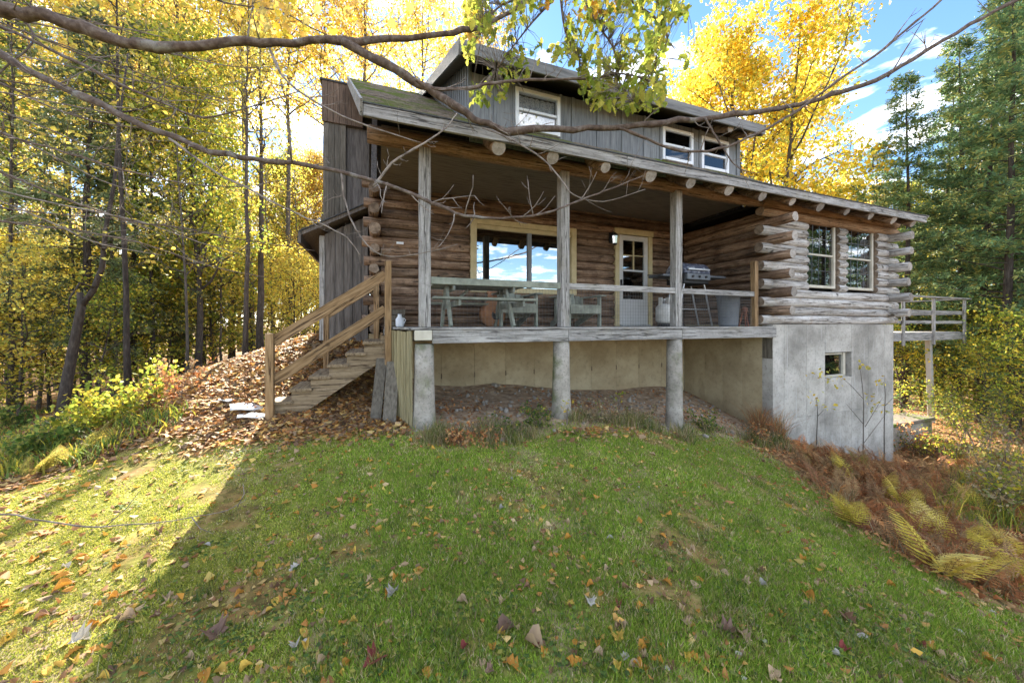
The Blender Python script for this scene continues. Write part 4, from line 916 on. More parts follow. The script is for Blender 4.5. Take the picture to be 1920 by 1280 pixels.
lRs = 'low yellow-green sapling under the evergreens on the right'
for px, d, k, s in [(1690, 11.5, 2, .8), (1730, 14, 1, .8), (1790, 12.5, 2, .95), (1850, 9.6, 2, .7), (1900, 12, 1, .9), (1960, 9, 2, .9), (1820, 16, 3, .9), (1700, 18, 1, 1.), (1620, 20, 2, 1.1), (1760, 19, 2, 1.2)]:
    plant('under%d' % k, px, d, s, lRs, group='saplings under the evergreens')

# the dark forked tree nearest the woods' edge
ft = thing('forked_tree', 'dark leaning tree with a broken fork at the edge of the woods', 'tree', tuple(G(112, 786)))
b = G(112, 786); D0 = 6.2
def Pd(px, py, d): return tuple(P(px, py, d))
m = MB().tube([tuple(b-np.array([0, 0, .2])), Pd(125, 720, D0), Pd(140, 640, D0), Pd(150, 590, D0), Pd(155, 560, D0)], [.085, .075, .065, .06, .05], 9)
m.tube([Pd(152, 575, D0), Pd(175, 545, D0), Pd(192, 500, D0), Pd(198, 430, D0), Pd(215, 340, D0+.1), Pd(222, 240, D0+.2), Pd(240, 100, D0+.3)], [.045, .042, .038, .03, .026, .02, .012], 7)
m.tube([Pd(152, 575, D0), Pd(150, 548, D0)], [.05, .04], 8)
m.tube([Pd(180, 540, D0), Pd(150, 530, D0-.2), Pd(130, 560, D0-.3), Pd(128, 590, D0-.3)], [.02, .016, .012, .006], 5)
m.tube([Pd(196, 470, D0), Pd(170, 440, D0-.3), Pd(135, 450, D0-.4), Pd(105, 420, D0-.5)], [.018, .014, .01, .005], 5)
m.build('trunk', BARKD, ft, smooth=True)
r = np.random.default_rng(5); C = np.array([P(px, py, D0+q) for px, py, q in zip(r.uniform(60, 330, 420), r.uniform(20, 520, 420), r.normal(0, .5, 420))])
V, F_, c_ = leaf_arrays(C, .085*r.uniform(.6, 1.2, 420), pick('yellow', 420, r), r); np_mesh('crown', V, F_, c_, [LEAF], ft)
# two bare thin trunks in front of the yellow saplings
for px, py, d, w, lean, lb in [(459, 662, 10, .07, (.02, 0), 'straight thin dark trunk rising just left of the stairs'), (487, 645, 11.5, .11, (0, 0), 'thicker grey trunk behind the thin dark one near the stairs'), (240, 742, 7.6, .06, (-.02, .01), 'thin dark trunk at the crest of the leaf-covered slope')]:
    g = P(px, py, d); xy = (g[0], g[1]); t = thing('slender_tree', lb, 'tree', (*xy, hz1(*xy)))
    mb, (V, F_, c_) = decid(int(px), 11., w, .55, .9, 900, .10, 'yellow', 26, lean=lean, up=.7, sig=.3, wob=.012)
    mb.v = [(x+xy[0], y+xy[1], z+hz1(*xy)) for x, y, z in mb.v] if False else mb.v
    z0 = hz1(*xy); mb.v = [(x+xy[0], y+xy[1], z+z0) for x, y, z in mb.v]; mb.build('trunk', BARKD, t, smooth=True)
    np_mesh('crown', V+np.array([xy[0], xy[1], z0]), F_, c_, [LEAF], t)
# ------------------------------------------------------------------ limbs hanging into the picture from trees beside the camera
def smooth(pts, n=4):
    p = [np.array(q, float) for q in pts]; o = []
    for i in range(len(p)-1):
        a, b, c, d = p[max(i-1, 0)], p[i], p[i+1], p[min(i+2, len(p)-1)]
        for k in range(n):
            t = k/n; o.append(.5*((2*b)+(-a+c)*t+(2*a-5*b+4*c-d)*t*t+(-a+3*b-3*c+d)*t**3))
    o.append(p[-1]); return o
br_r = np.random.default_rng(3)
def limb(parent, pix, r0, r1, mat, name='limb', twigs=0, tl=.25, seed=0, taper=1.):
    """pix: (px, py, distance) list"""
    pts = smooth([P(*q) for q in pix]); k = len(pts)-1
    rr = [.88*(r0+(r1-r0)*(i/k)**taper) for i in range(k+1)]; kn = np.random.default_rng(seed+7); rr = [a*(1+.06*math.sin(i*.7)+(kn.uniform(.12, .35) if kn.uniform() < .16 else kn.normal()*.05)) for i, a in enumerate(rr)]
    pts = [p if i in (0, k) else p+kn.normal(size=3)*min(.010, rr[i]*.35) for i, p in enumerate(pts)]
    o = MB().tube(pts, rr, 9).build(name, mat, parent, smooth=True)
    r = np.random.default_rng(seed+50)
    for _ in range(int(twigs*2.6)):
        i = int(r.uniform(.12, .98)*k); d = unit(pts[min(i+1, k)]-pts[max(i-1, 0)]); e = unit(d*r.uniform(.3, 1.)+r.normal(size=3)*.55+np.array([0, 0, .25])); L = tl*r.uniform(.4, 1.3); q = [pts[i]]
        for s in range(4): e = unit(e+r.normal(size=3)*.16+np.array([0, 0, .10])); q.append(q[-1]+e*L/4)
        w = min(rr[i]*.5, .0055); MB().tube(q, [w, w*.8, w*.65, w*.5, w*.35], 5).build('twig', TWIG, o, smooth=True)
        for _s in range(int(r.integers(0, 4))):
            e = unit(e+r.normal(size=3)*.6); z2 = q[int(r.integers(1, 5))]; MB().tube([z2, z2+e*L*.2, z2+e*L*.38+np.array([0, 0, .015])], [w*.5, w*.4, w*.25], 4).build('twig', TWIG, o, smooth=True)
    return o
# tree 1: thick limb across the top, trunk out of the picture on the left
xa, ya = -4.6, -2.6
t1 = thing('overhanging_tree', 'tree beyond the left edge whose thick brown limbs cross the top of the picture', 'tree', (xa, ya, hz1(xa, ya)))
zt = hz1(xa, ya); tp = P(-420, -180, 2.7)
m = MB().tube([(xa, ya, zt-.3), (xa+.02, ya, zt+1.2), (xa+.05, ya+.03, zt+2.6), (xa+.02, ya+.08, 4.3), (xa-.1, ya+.1, 6.5)], [.22, .17, .15, .13, .08], 12)
m.tube(smooth([(xa+.03, ya+.04, 3.3), tuple(tp), tuple(P(-150, -45, 2.35))]), [.085-.004*i for i in range(9)], 9); m.build('trunk', BARK, t1, smooth=True)
A = [(-150, -45, 2.35), (0, 14, 2.35), (90, 33, 2.4), (180, 62, 2.45), (270, 86, 2.5), (400, 85, 2.6), (520, 82, 2.7), (640, 77, 2.8), (760, 72, 2.95), (850, 62, 3.1), (905, 48, 3.2), (960, 20, 3.3), (1010, -30, 3.4)]
LA = limb(t1, A, .050, .016, BARKB, twigs=5, tl=.3, seed=1)
A2 = [(640, 77, 2.8), (720, 120, 2.8), (800, 165, 2.85), (870, 210, 2.9), (930, 240, 2.95), (1000, 243, 3.), (1100, 240, 3.1), (1200, 236, 3.2), (1300, 222, 3.3), (1400, 212, 3.4), (1480, 200, 3.5), (1560, 178, 3.55), (1640, 150, 3.6), (1740, 95, 3.7), (1840, 35, 3.8), (1905, 0, 3.85), (2010, -70, 3.95)]
limb(t1, A2, .036, .018, BARKB, twigs=7, tl=.3, seed=2)
A3 = [(775, 147, 2.82), (817, 167, 2.85), (880, 165, 2.95), (947, 153, 3.0), (1040, 148, 3.1), (1113, 147, 3.15), (1170, 138, 3.2), (1240, 160, 3.2)]
limb(t1, A3, .017, .008, BARKB, twigs=6, tl=.32, seed=3)
A4 = [(1160, 240, 3.15), (1215, 262, 3.15), (1280, 284, 3.2), (1345, 280, 3.25), (1420, 250, 3.3), (1490, 210, 3.4), (1560, 160, 3.45), (1640, 105, 3.5), (1700, 55, 3.6), (1765, 0, 3.7), (1830, -60, 3.8)]
limb(t1, A4, .013, .012, BARKB, twigs=5, tl=.28, seed=4)
limb(t1, [(1322, 222, 3.3), (1338, 250, 3.28), (1365, 293, 3.25), (1390, 318, 3.2), (1425, 325, 3.2)], .011, .003, BARKB, twigs=3, tl=.2, seed=5)
limb(t1, [(505, 90, 2.7), (540, 155, 2.6), (620, 207, 2.6), (700, 240, 2.6), (790, 268, 2.6)], .010, .004, TWIG, twigs=3, tl=.25, seed=6)
limb(t1, [(905, 240, 2.92), (960, 262, 2.8), (1020, 300, 2.75), (1055, 340, 2.7), (1075, 365, 2.7), (1130, 378, 2.7), (1210, 355, 2.7)], .009, .003, TWIG, twigs=6, tl=.2, seed=7)
limb(t1, [(700, 350, 2.5), (735, 305, 2.5), (785, 275, 2.52), (830, 245, 2.55), (857, 213, 2.6)], .011, .004, TWIG, twigs=4, tl=.12, seed=8)
limb(t1, [(1700, 60, 3.6), (1735, 35, 3.55)], .006, .003, BARKB)
limb(t1, [(1665, 145, 3.6), (1700, 90, 3.6), (1730, 40, 3.6)], .008, .003, BARKB, seed=9)
# tree 2: thinner grey limbs fanning down across the left half
xb, yb_ = -5.2, -1.6
t2 = thing('overhanging_tree', 'tree beyond the left edge sending thin grey bare branches across the porch', 'tree', (xb, yb_, hz1(xb, yb_)))
zt = hz1(xb, yb_); hub = P(-330, -60, 3.1)
m = MB().tube([(xb, yb_, zt-.3), (xb, yb_, zt+1.5), (xb+.05, yb_, 3.2), (xb, yb_+.05, 5.4)], [.16, .13, .11, .05], 10)
m.tube(smooth([(xb+.04, yb_, 2.9), tuple(hub), tuple(P(-160, 30, 2.8))]), [.055-.0028*i for i in range(9)], 8)
m.build('trunk', BARK, t2, smooth=True)
B = [(-160, 30, 2.8), (0, 105, 2.6), (110, 160, 2.5), (220, 212, 2.45), (330, 262, 2.4), (410, 288, 2.4), (500, 298, 2.4), (600, 315, 2.4), (700, 338, 2.4), (790, 370, 2.42), (870, 405, 2.45), (940, 408, 2.5), (1020, 400, 2.5), (1090, 375, 2.55), (1150, 352, 2.6), (1205, 330, 2.6)]
limb(t2, B, .032, .0045, BARKB, twigs=13, tl=.24, seed=11, taper=.75)
limb(t2, [(318, 260, 2.4), (345, 280, 2.38), (400, 320, 2.35), (480, 362, 2.3), (560, 402, 2.3), (600, 418, 2.3), (650, 445, 2.3), (675, 478, 2.3)], .0095, .003, TWIG, twigs=4, tl=.2, seed=12)
limb(t2, [(640, 325, 2.4), (648, 380, 2.38), (668, 432, 2.35), (715, 478, 2.33), (790, 475, 2.33), (858, 458, 2.35)], .007, .0025, TWIG, twigs=5, tl=.14, seed=13)
limb(t2, [(-140, 0, 3.), (0, 50, 2.9), (120, 105, 2.85), (230, 160, 2.8), (300, 190, 2.8), (380, 220, 2.8), (470, 200, 2.9), (560, 172, 3.)], .017, .004, BARKB, twigs=8, tl=.35, seed=14)
limb(t2, [(-140, 110, 3.2), (0, 158, 3.1), (100, 202, 3.), (200, 233, 3.), (290, 240, 3.)], .013, .004, BARKB, twigs=6, tl=.35, seed=15)
limb(t2, [(-140, 200, 3.3), (0, 250, 3.2), (120, 285, 3.2), (230, 318, 3.1), (340, 343, 3.1), (450, 350, 3.2), (540, 335, 3.3)], .013, .003, BARKB, twigs=9, tl=.35, seed=16)
limb(t2, [(-140, 280, 3.3), (0, 322, 3.2), (120, 372, 3.2), (250, 415, 3.1), (330, 425, 3.1), (430, 445, 3.2), (590, 470, 3.2)], .014, .003, BARKB, twigs=9, tl=.3, seed=17)
limb(t2, [(-140, 390, 3.6), (0, 415, 3.5), (130, 430, 3.5), (260, 455, 3.5), (400, 500, 3.6), (500, 520, 3.6)], .013, .003, BARKB, twigs=8, tl=.35, seed=18)
limb(t2, [(-140, -80, 3.2), (30, 30, 3.1), (60, 80, 3.0), (-20, 150, 2.9)], .012, .006, BARKB, twigs=2, seed=19)
limb(t2, [(330, -40, 3.3), (420, 5, 3.3), (520, 20, 3.3), (600, 60, 3.4), (680, 90, 3.4)], .010, .003, BARKB, twigs=5, tl=.35, seed=20)
tq = np.random.default_rng(88)
for i in range(13):
    y0 = tq.uniform(-60, 420); x1 = tq.uniform(260, 620); sl = tq.uniform(.12, .42); dd_ = tq.uniform(2.9, 4.2); sg = tq.uniform(-40, 40)
    limb(t2, [(-150, y0-150*sl, dd_+.2), (x1*.25, y0+x1*.25*sl+sg*.6, dd_), (x1*.55, y0+x1*.55*sl+sg, dd_), (x1*.8, y0+x1*.8*sl+sg*.8, dd_+.1), (x1, y0+x1*sl+tq.uniform(-30, 20), dd_+.2)], .0085, .002, TWIG if i % 3 else BARKB, twigs=5, tl=.32, seed=100+i)
# low dead branch reaching over the lawn
lb = thing('low_branch', 'thin bare low branch reaching over the sunlit moss from the left edge', 'branch', tuple(P(-400, 960, 2.2)))
g0 = P(-420, 1010, 2.2); g0 = np.array([g0[0], g0[1], hz1(g0[0], g0[1])-.03])
pts = smooth([g0, P(-200, 945, 2.2), P(0, 962, 2.2), P(100, 980, 2.25), (P(220, 985, 2.3)), P(330, 975, 2.4), P(430, 955, 2.5), P(462, 935, 2.55)])
kj = np.random.default_rng(77); pts = [p+kj.normal(size=3)*.006 for p in pts]
MB().tube(pts, [.0075*(1-.8*i/(len(pts)-1))*kj.uniform(.85, 1.25) for i in range(len(pts))], 7).build('stem', TWIG, lb, smooth=True)
for a, b_, c in (((200, 985), (235, 955), (262, 920)), ((360, 970), (375, 990), (400, 1000)), ((445, 950), (458, 925), (455, 905))):
    MB().tube([P(*a, 2.32), P(*b_, 2.32), P(*c, 2.34)], [.004, .003, .0015], 5).build('twig', TWIG, lb, smooth=True)

# oak spray: lobed leaves hanging over the dormer
def lobed(n=5, depth=.45, w=.34):
    up = []
    for i in range(n*2+1):
        t = i/(n*2); env = w*math.sin(math.pi*(.08+.86*t))**.7; up.append((t, env*(1 if i % 2 else 1-depth)))
    P2 = [(0, 0)]+up+[(1.06, 0)]+[(x, -y) for x, y in up[::-1]]
    return P2
def leaf_mesh(name, outline, cup, mat_):
    v = [(x-.5, y, cup*(y*y*3-(x-.5)**2*.6)) for x, y in outline]; n = len(v); v.append((.0, 0, -.02)); v.append((.35, 0, -.03*cup)); v.append((-.35, 0, 0.))
    f = []; cc = []
    for i in range(n):
        a, b2 = outline[i], outline[(i+1) % n]; mx_ = (a[0]+b2[0])/2-.5
        cc.append(n+2 if mx_ < -.18 else (n if mx_ < .18 else n+1)); f.append((i, (i+1) % n, cc[-1]))
    for i in range(n):
        if cc[i] != cc[(i+1) % n]: f.append(((i+1) % n, cc[(i+1) % n], cc[i]))
    me = bpy.data.meshes.new(name); me.from_pydata(v, [], f); me.materials.append(mat_); me.update()
    ca = me.color_attributes.new('Col', 'FLOAT_COLOR', 'POINT'); return me
def tinted(me, col, vary=.15):
    m2 = me.copy(); a = m2.color_attributes['Col']; n = len(m2.vertices); c = np.ones((n, 4), np.float32)
    c[:, :3] = np.array(col)*br_r.uniform(1-vary, 1+vary, (n, 1)); a.data.foreach_set('color', c.ravel()); return m2
oakm = leaf_mesh('oak_leaf', lobed(), .5, LEAF); oaks = [tinted(oakm, c) for c in PAL['oak']]+[tinted(oakm, (.50, .24, .03)), tinted(oakm, (.52, .34, .04))]
xo, yo = 2.2, -8.2
ok = thing('oak_tree', 'oak beside the camera whose leafy green bough hangs in front of the dormer', 'tree', (xo, yo, hz1(xo, yo)))
hubp = P(1130, -330, 3.9); zo = hz1(xo, yo)
m = MB().tube([(xo, yo, zo-.3), (xo, yo, zo+2.), (xo-.05, yo+.05, zo+4.4), (xo-.1, yo+.1, 7.), (xo, yo, 10.)], [.21, .17, .14, .10, .04], 10)
q = smooth([(xo-.06, yo+.06, 5.0), (xo-.2, yo+1.6, 6.4), tuple(.5*(hubp+np.array([xo-.2, yo+2.2, 6.9]))), tuple(hubp)]); m.tube(q, [.075-.06*i/(len(q)-1) for i in range(len(q))], 8); m.build('trunk', BARK, ok, smooth=True)
main = [(1130, -330, 3.9), (1080, -120, 3.6), (1040, 0, 3.45), (1010, 60, 3.4)]
sprays = [[(1130, -330, 3.9), (1090, -120, 3.6), (1060, -30, 3.45), (1000, 40, 3.35), (960, 90, 3.3), (930, 130, 3.25)], [(1075, -60, 3.5), (1110, 30, 3.4), (1150, 90, 3.3), (1160, 150, 3.25), (1190, 195, 3.2)],
          [(1080, -60, 3.5), (1180, 0, 3.45), (1250, 60, 3.4), (1225, 130, 3.35), (1200, 190, 3.3)], [(1060, -30, 3.45), (940, 10, 3.4), (905, 60, 3.3)], [(1080, -80, 3.5), (1220, -20, 3.5), (1290, 20, 3.5)], [(1050, -20, 3.45), (1060, 60, 3.4), (1085, 110, 3.35)]]
spts = []
for i, s in enumerate(sprays):
    q = smooth([P(*a) for a in s]); k = len(q)-1; MB().tube(q, [.012*(1-.8*j/k)+.002 for j in range(k+1)], 6).build('limb', BARKB, ok, smooth=True)
    spts += q[int(k*.28):]
spts = np.array(spts)
r = np.random.default_rng(9); nO = 290
zonepix = []
while len(zonepix) < 1700:
    px, py = r.uniform(860, 1310), r.uniform(-60, 215)
    if py > 120 and not (1085 < px < 1255 or 870 < px < 1010): continue
    if py > 130 and px < 1085 and r.uniform() < .6: continue
    if lump(px/60., py/60., 1., 3) < -.22: continue
    zonepix.append((px, py))
for i, (px, py) in enumerate(zonepix):
    p = P(px, py, 3.35+r.normal()*.28); j = np.argmin(((spts-p)**2).sum(1)); p = p*.8+spts[j]*.2
    sz = r.uniform(.05, .098); wv = r.choice(5) if not (py < 40 and 1020 < px < 1170 and r.uniform() < .4) else 5+r.choice(2)
    rot = (r.normal()*.7, r.uniform(.2, 1.3), r.uniform(0, 6.28))
    if i < nO:
        o = bpy.data.objects.new('leaf', oaks[wv]); link(o, ok); o.location = p; o.scale = (sz, sz, sz); o.rotation_euler = rot
    else:
        zonepix[i] = (p, sz, wv, rot)
# remaining small leaves joined
VV = []; FF = []; CCc = []; off = 0; base = np.array([v.co for v in oakm.vertices]); tri = np.array([list(p.vertices) for p in oakm.polygons])
from mathutils import Euler
for z_ in zonepix[nO:]:
    p, sz, wv, rot = z_; M3 = np.array(Euler(rot).to_matrix()); VV.append(base*sz @ M3.T+p); FF.append(tri+off); off += len(base)
    CCc.append(np.tile(np.array((PAL['oak']+[(.50, .24, .03), (.52, .34, .04)])[wv])*r.uniform(.8, 1.2), (len(base), 1)))
o = np_mesh('foliage', np.concatenate(VV), np.concatenate(FF), np.concatenate(CCc), [LEAF], ok); o['kind'] = 'stuff'
# twigs that tie the leaves to the bough
tw = MB()
for z_ in zonepix[nO:]:
    p = z_[0]; j = np.argmin(((spts-p)**2).sum(1)); tw.tube([spts[j], (spts[j]+p)/2+np.array([0, 0, .02]), p], [.003, .0022, .0012], 3, cap=False)
o = tw.build('twigs', TWIG, ok); o['kind'] = 'stuff'
# orange leaves clinging to tree 1's upper limb
mp = leaf_mesh('maple_leaf', [(0, 0), (.10, .10), (.02, .34), (.22, .30), (.30, .50), (.42, .34), (.62, .46), (.64, .26), (1.0, 0), (.64, -.26), (.62, -.46), (.42, -.34), (.30, -.50), (.22, -.30), (.02, -.34), (.10, -.10)], .4, LEAF)
mcol = [tinted(mp, c) for c in PAL['orange'][:4]+PAL['gold'][:3]]
for i in range(150):
    px, py = r.uniform(440, 900), r.uniform(-30, 75)
    if lump(px/50., py/50., 1., 5) < .0: px = r.uniform(470, 540); py = r.uniform(-10, 60)
    o = bpy.data.objects.new('leaf', mcol[r.choice(len(mcol))]); link(o, t1); o.location = P(px, py, 3.4+r.normal()*.3); s = r.uniform(.06, .10); o.scale = (s, s, s); o.rotation_euler = (r.normal()*.8, r.uniform(0, 1.4), r.uniform(0, 6.28))
# ------------------------------------------------------------------ lawn, litter, ferns and weeds
r = np.random.default_rng(31)
def in_view(x, y, z, pad=60):
    dx, dy = x-CAM[0], y-CAM[1]; Zc = dx*sY+dy*cY; Xc = dx*cY-dy*sY; Zs = np.maximum(Zc, .05)
    px = 960+FPX*Xc/Zs; py = HOR-FPX*(z-CAM[2])/Zs
    return (Zc > .8) & (px > -pad) & (px < 1920+pad) & (py < 1280+pad*1.5) & (py > 500), Zc
def scatter(n, x0, x1, y0, y1, fn, ref=2.2, pw=1.4):
    x = r.uniform(x0, x1, n); y = r.uniform(y0, y1, n); k = fn(x, y); x, y = x[k], y[k]
    dx, dy = x-CAM[0], y-CAM[1]; Zc = np.maximum(dx*sY+dy*cY, .3); k = (Zc > .9) & (r.uniform(size=len(x)) < np.minimum(1, (ref/Zc)**pw)); x, y = x[k], y[k]
    z = hz(x, y); v, Zc = in_view(x, y, z); return x[v], y[v], z[v], Zc[v]
x, y, z, Zc = scatter(1500000, -6, 7, -4.3, .6, lambda x, y: polydist(x, y, LAWN)+.14*lump(x, y, 2.5, 1)+.12*lump(x, y, 7., 32)+r.normal(size=len(x))*.13 > 0, 2.0, 1.5)
n = len(x); mo = np.clip((-.7-x)/1.4+.45*lump(x, y, 1.6, 2)+r.normal(size=n)*.2, 0, 1); bare = .75*lump(x, y, 2.6, 7)+.6*lump(x, y, 7., 8)
keep = r.uniform(size=n) < np.where(bare > .45, .22, 1.); x, y, z, Zc, mo, bare = [a[keep] for a in (x, y, z, Zc, mo, bare)]; n = len(x)
h = (r.uniform(.014, .040, n)*(1+.35*lump(x, y, 3., 9)))*(1-.62*mo)*np.where(bare > .35, .6, 1); wd = .0019*(1+Zc/3.)*r.uniform(.7, 1.4, n)*(1+.8*mo)
a = r.uniform(0, 6.28, n); ln = r.uniform(.1, .95, n)
base = np.c_[x, y, z-.004]; sd3 = np.c_[np.cos(a), np.sin(a), 0*a]*wd[:, None]; b = r.uniform(0, 6.28, n)
tip = base+np.c_[np.cos(b)*ln*h, np.sin(b)*ln*h, h]
g1 = np.array([(.135, .215, .022), (.19, .27, .03), (.10, .155, .02), (.27, .32, .05), (.34, .29, .09)]); gc = g1[r.choice(5, n, p=[.3, .3, .2, .13, .07])]
m1 = np.array([(.26, .26, .04), (.34, .32, .055), (.18, .20, .032), (.42, .37, .10)]); mc = m1[r.choice(4, n)]
colr = gc*(1-mo[:, None])+mc*mo[:, None]; dry = r.uniform(size=n) < np.where(bare > .2, .42, .12); colr[dry] = np.array(PAL['dry'])[r.choice(5, dry.sum())]
colr *= 1.42*(1+.2*lump(x, y, 1.1, 12)+.22*lump(x, y, 5., 13))[:, None]*r.uniform(.8, 1.2, (n, 1))
V = np.stack([base-sd3, base+sd3, tip], 1).reshape(-1, 3)
o = np_mesh('lawn_grass', V, np.arange(3*n).reshape(-1, 3), np.repeat(colr, 3, 0), [GRASSM]); structure(o, 'stuff')
o['label'] = 'short green lawn grass turning to yellow moss on the left'; o['category'] = 'grass'
# longer tufts and flat weeds through the lawn
tsp = [tuple(G(px, py)[:2]) for px, py in zip(r.uniform(200, 1850, 330), 830+450*r.uniform(size=330)**.8)]
tsp = [q for q in tsp if polydist(np.array([q[0]]), np.array([q[1]]), LAWN)[0] > .03]
x = []; y = []
for q in tsp[::2]:
    k = r.integers(8, 40); x += list(q[0]+r.normal(size=k)*.06); y += list(q[1]+r.normal(size=k)*.06)
x, y = np.array(x), np.array(y); k = len(x); Vw, Fw, cw = leaf_arrays(np.c_[x, y, hz(x, y)+r.uniform(.006, .022, k)], r.uniform(.012, .034, k), pick('green', k, r)*1.3, r, np.c_[r.normal(size=(k, 2)), r.normal(size=k)*.15], wide=.42, fold=.2, nrm=np.tile([0, 0, 1.], (k, 1)))
o = np_mesh('lawn_weeds', Vw, Fw, cw, [GRASSM]); structure(o, 'stuff'); o['label'] = 'flat clover and weed leaves among the grass'; o['category'] = 'weeds'
# fallen leaves: the largest on the lawn one by one
oval = [(0, 0), (.12, .13), (.32, .26), (.55, .28), (.78, .19), (1., 0), (.78, -.19), (.55, -.28), (.32, -.26), (.12, -.13)]
oak2 = lobed(4, .4, .32)
maple = [(0, 0), (.10, .10), (.02, .34), (.22, .30), (.30, .50), (.42, .34), (.62, .46), (.64, .26), (1.0, 0), (.64, -.26), (.62, -.46), (.42, -.34), (.30, -.50), (.22, -.30), (.02, -.34), (.10, -.10)]
LC = {'orange': (.50, .235, .04), 'yellow': (.56, .37, .07), 'tan': (.44, .31, .19), 'brown': (.21, .115, .065), 'pale grey': (.42, .385, .34), 'dark red': (.22, .05, .045), 'dusky': (.19, .115, .085)}
protos = {}
for cn, cc in LC.items():
    protos[cn] = [tinted(leaf_mesh('fallen_leaf', ol, cu, DRYLEAF), cc, .2) for ol, cu in ((oval, .7), (oval, 1.9), (maple, .7), (oak2, 1.0))]
def fallen(x, y, cn, sh, s, rot=None, label=None):
    o = bpy.data.objects.new('fallen_leaf', protos[cn][sh]); link(o); o.location = (x, y, hz1(x, y)+.006+.05*s)
    o.scale = (s, s, s*r.uniform(.8, 1.3)); o.rotation_euler = rot or (r.normal()*.13, r.normal()*.13, r.uniform(0, 6.28))
    shp = ['oval', 'curled', 'lobed', 'ragged'][sh]
    o['label'] = label or '%s %s fallen leaf lying on the grass' % (cn, shp); o['category'] = 'leaf'; o['group'] = 'fallen leaves on the lawn'; return o
heroes = [(700, 1245, 'dark red', 2, .115, 'large dusky red maple leaf on the grass at the bottom left of centre'), (1583, 1222, 'dark red', 1, .075, 'bright dark red leaf standing on edge at the lower right'), (1515, 1122, 'orange', 1, .105, 'largest orange curled leaf on the right side of the lawn'),
          (383, 1270, 'orange', 0, .085, None), (1242, 1006, 'orange', 0, .07, None), (818, 1005, 'orange', 0, .06, None), (735, 1120, 'pale grey', 2, .08, None), (865, 1130, 'tan', 1, .085, None), (553, 1068, 'pale grey', 3, .08, None), (595, 1015, 'tan', 0, .09, None),
          (505, 1148, 'yellow', 0, .07, None), (484, 1078, 'orange', 0, .09, None), (228, 1048, 'orange', 0, .07, None), (118, 1108, 'orange', 1, .11, None), (115, 1085, 'orange', 0, .10, None), (150, 1045, 'orange', 0, .08, None), (238, 1165, 'tan', 1, .09, None), (155, 1205, 'pale grey', 2, .10, None),
          (1105, 1130, 'pale grey', 2, .07, None), (1300, 1100, 'tan', 0, .07, None), (1360, 1185, 'dusky', 2, .12, None), (1395, 1200, 'tan', 3, .10, None), (950, 1190, 'dusky', 1, .12, None), (1000, 1215, 'tan', 1, .13, None), (960, 1250, 'orange', 3, .10, None), (400, 1190, 'dusky', 2, .12, None), (1620, 1200, 'pale grey', 0, .08, None),
          (1590, 1165, 'brown', 3, .12, None), (1395, 1095, 'tan', 2, .07, None), (1190, 1252, 'tan', 0, .07, None), (1210, 1208, 'orange', 0, .06, None), (85, 1000, 'orange', 0, .11, None), (780, 1072, 'yellow', 0, .055, None), (1145, 1010, 'pale grey', 0, .07, None), (1450, 1268, 'tan', 0, .09, None)]
for px, py, cn, sh, s, lb_ in heroes:
    g = G(px, py); fallen(g[0], g[1], cn, sh, s, label=lb_)
nleft = 300-len(heroes); cnt = 0; names = list(LC); pw = [.27, .14, .26, .18, .08, .03, .04]
while cnt < nleft:
    py = 830+450*r.uniform()**.75; px = r.uniform(0, 1920); g = G(px, py)
    if polydist(np.array([g[0]]), np.array([g[1]]), LAWN)[0] < .05: continue
    if lump(g[0], g[1], 2.6, 17)+r.normal()*.25 < -.1: continue
    warm = .5 if px < 900 else 0.
    cn = names[r.choice(7, p=pw)] if r.uniform() > warm else ['orange', 'yellow'][r.choice(2)]
    fallen(g[0], g[1], cn, int(r.choice(4, p=[.38, .36, .10, .16])), r.uniform(.035, .072)); cnt += 1
# litter: everything smaller, the leaf-strewn slope and the bed along the porch
def litter(name, n, fn, box, pal, size, lift, ref, pw, label, layers=1, flat=.9):
    x, y, z, Zc = scatter(n, *box, fn, ref, pw); k = len(x); C = np.c_[x, y, z+lift*r.uniform(.2, 1, k)]
    nrm = unit(np.c_[r.normal(size=(k, 2))*.5, np.full(k, flat)]); D = np.c_[r.normal(size=(k, 2)), r.normal(size=k)*.28]
    V, F_, c = leaf_arrays(C, size*r.uniform(.4, 1.35, k), pick(pal, k, r)*(1+.35*lump(x, y, 1.3, 21)+.2*lump(x, y, 5., 22))[:, None], r, D, wide=.38, fold=.5, nrm=nrm)
    o = np_mesh(name, V, F_, c, [DRYLEAF]); structure(o, 'stuff'); o['label'] = label; o['category'] = 'leaves'; return o
outl = lambda x, y: (r.uniform(size=len(x)) < np.clip(1.1+(x+2.6)*.30+np.maximum(y-3.5, 0)*.25, .18, 1)) & (polydist(x, y, LAWN)+.25*lump(x, y, 2., 5)+r.normal(size=len(x))*.16 < .06) & ~((x > -.2) & (x < 10.5) & (y > 0)) & ~((x > -.15) & (x < 6.5) & (y > -.35)) & (x < 3.) & (lump(x, y, 1.2, 23)+r.normal(size=len(x))*.5 > -.55)
litter('leaf_litter', 420000, outl, (-14, 3, -2.5, 12), 'litter', .085, .04, 4.5, 1.7, 'deep orange and brown leaf litter on the slope left of the stairs')
litter('lawn_leaf_litter', 26000, lambda x, y: (polydist(x, y, LAWN) > 0) & (lump(x, y, 2.2, 6)+r.normal(size=len(x))*.5 > .35), (-5, 6, -4.3, .4), 'litter', .045, .022, 2.4, 1.2, 'small broken leaf bits scattered through the lawn')
litter('lawn_yellow_leaves', 2600, lambda x, y: (polydist(x, y, LAWN) > 0) & (r.uniform(size=len(x)) < np.clip(.9-(x+1.)*.22, .12, .9)) & (np.hypot(x-CAM[0], y-CAM[1]) > 2.7), (-5, 6, -3.6, .4), 'fall', .062, .03, 2.6, .6, 'yellow and orange leaves strewn over the upper lawn')
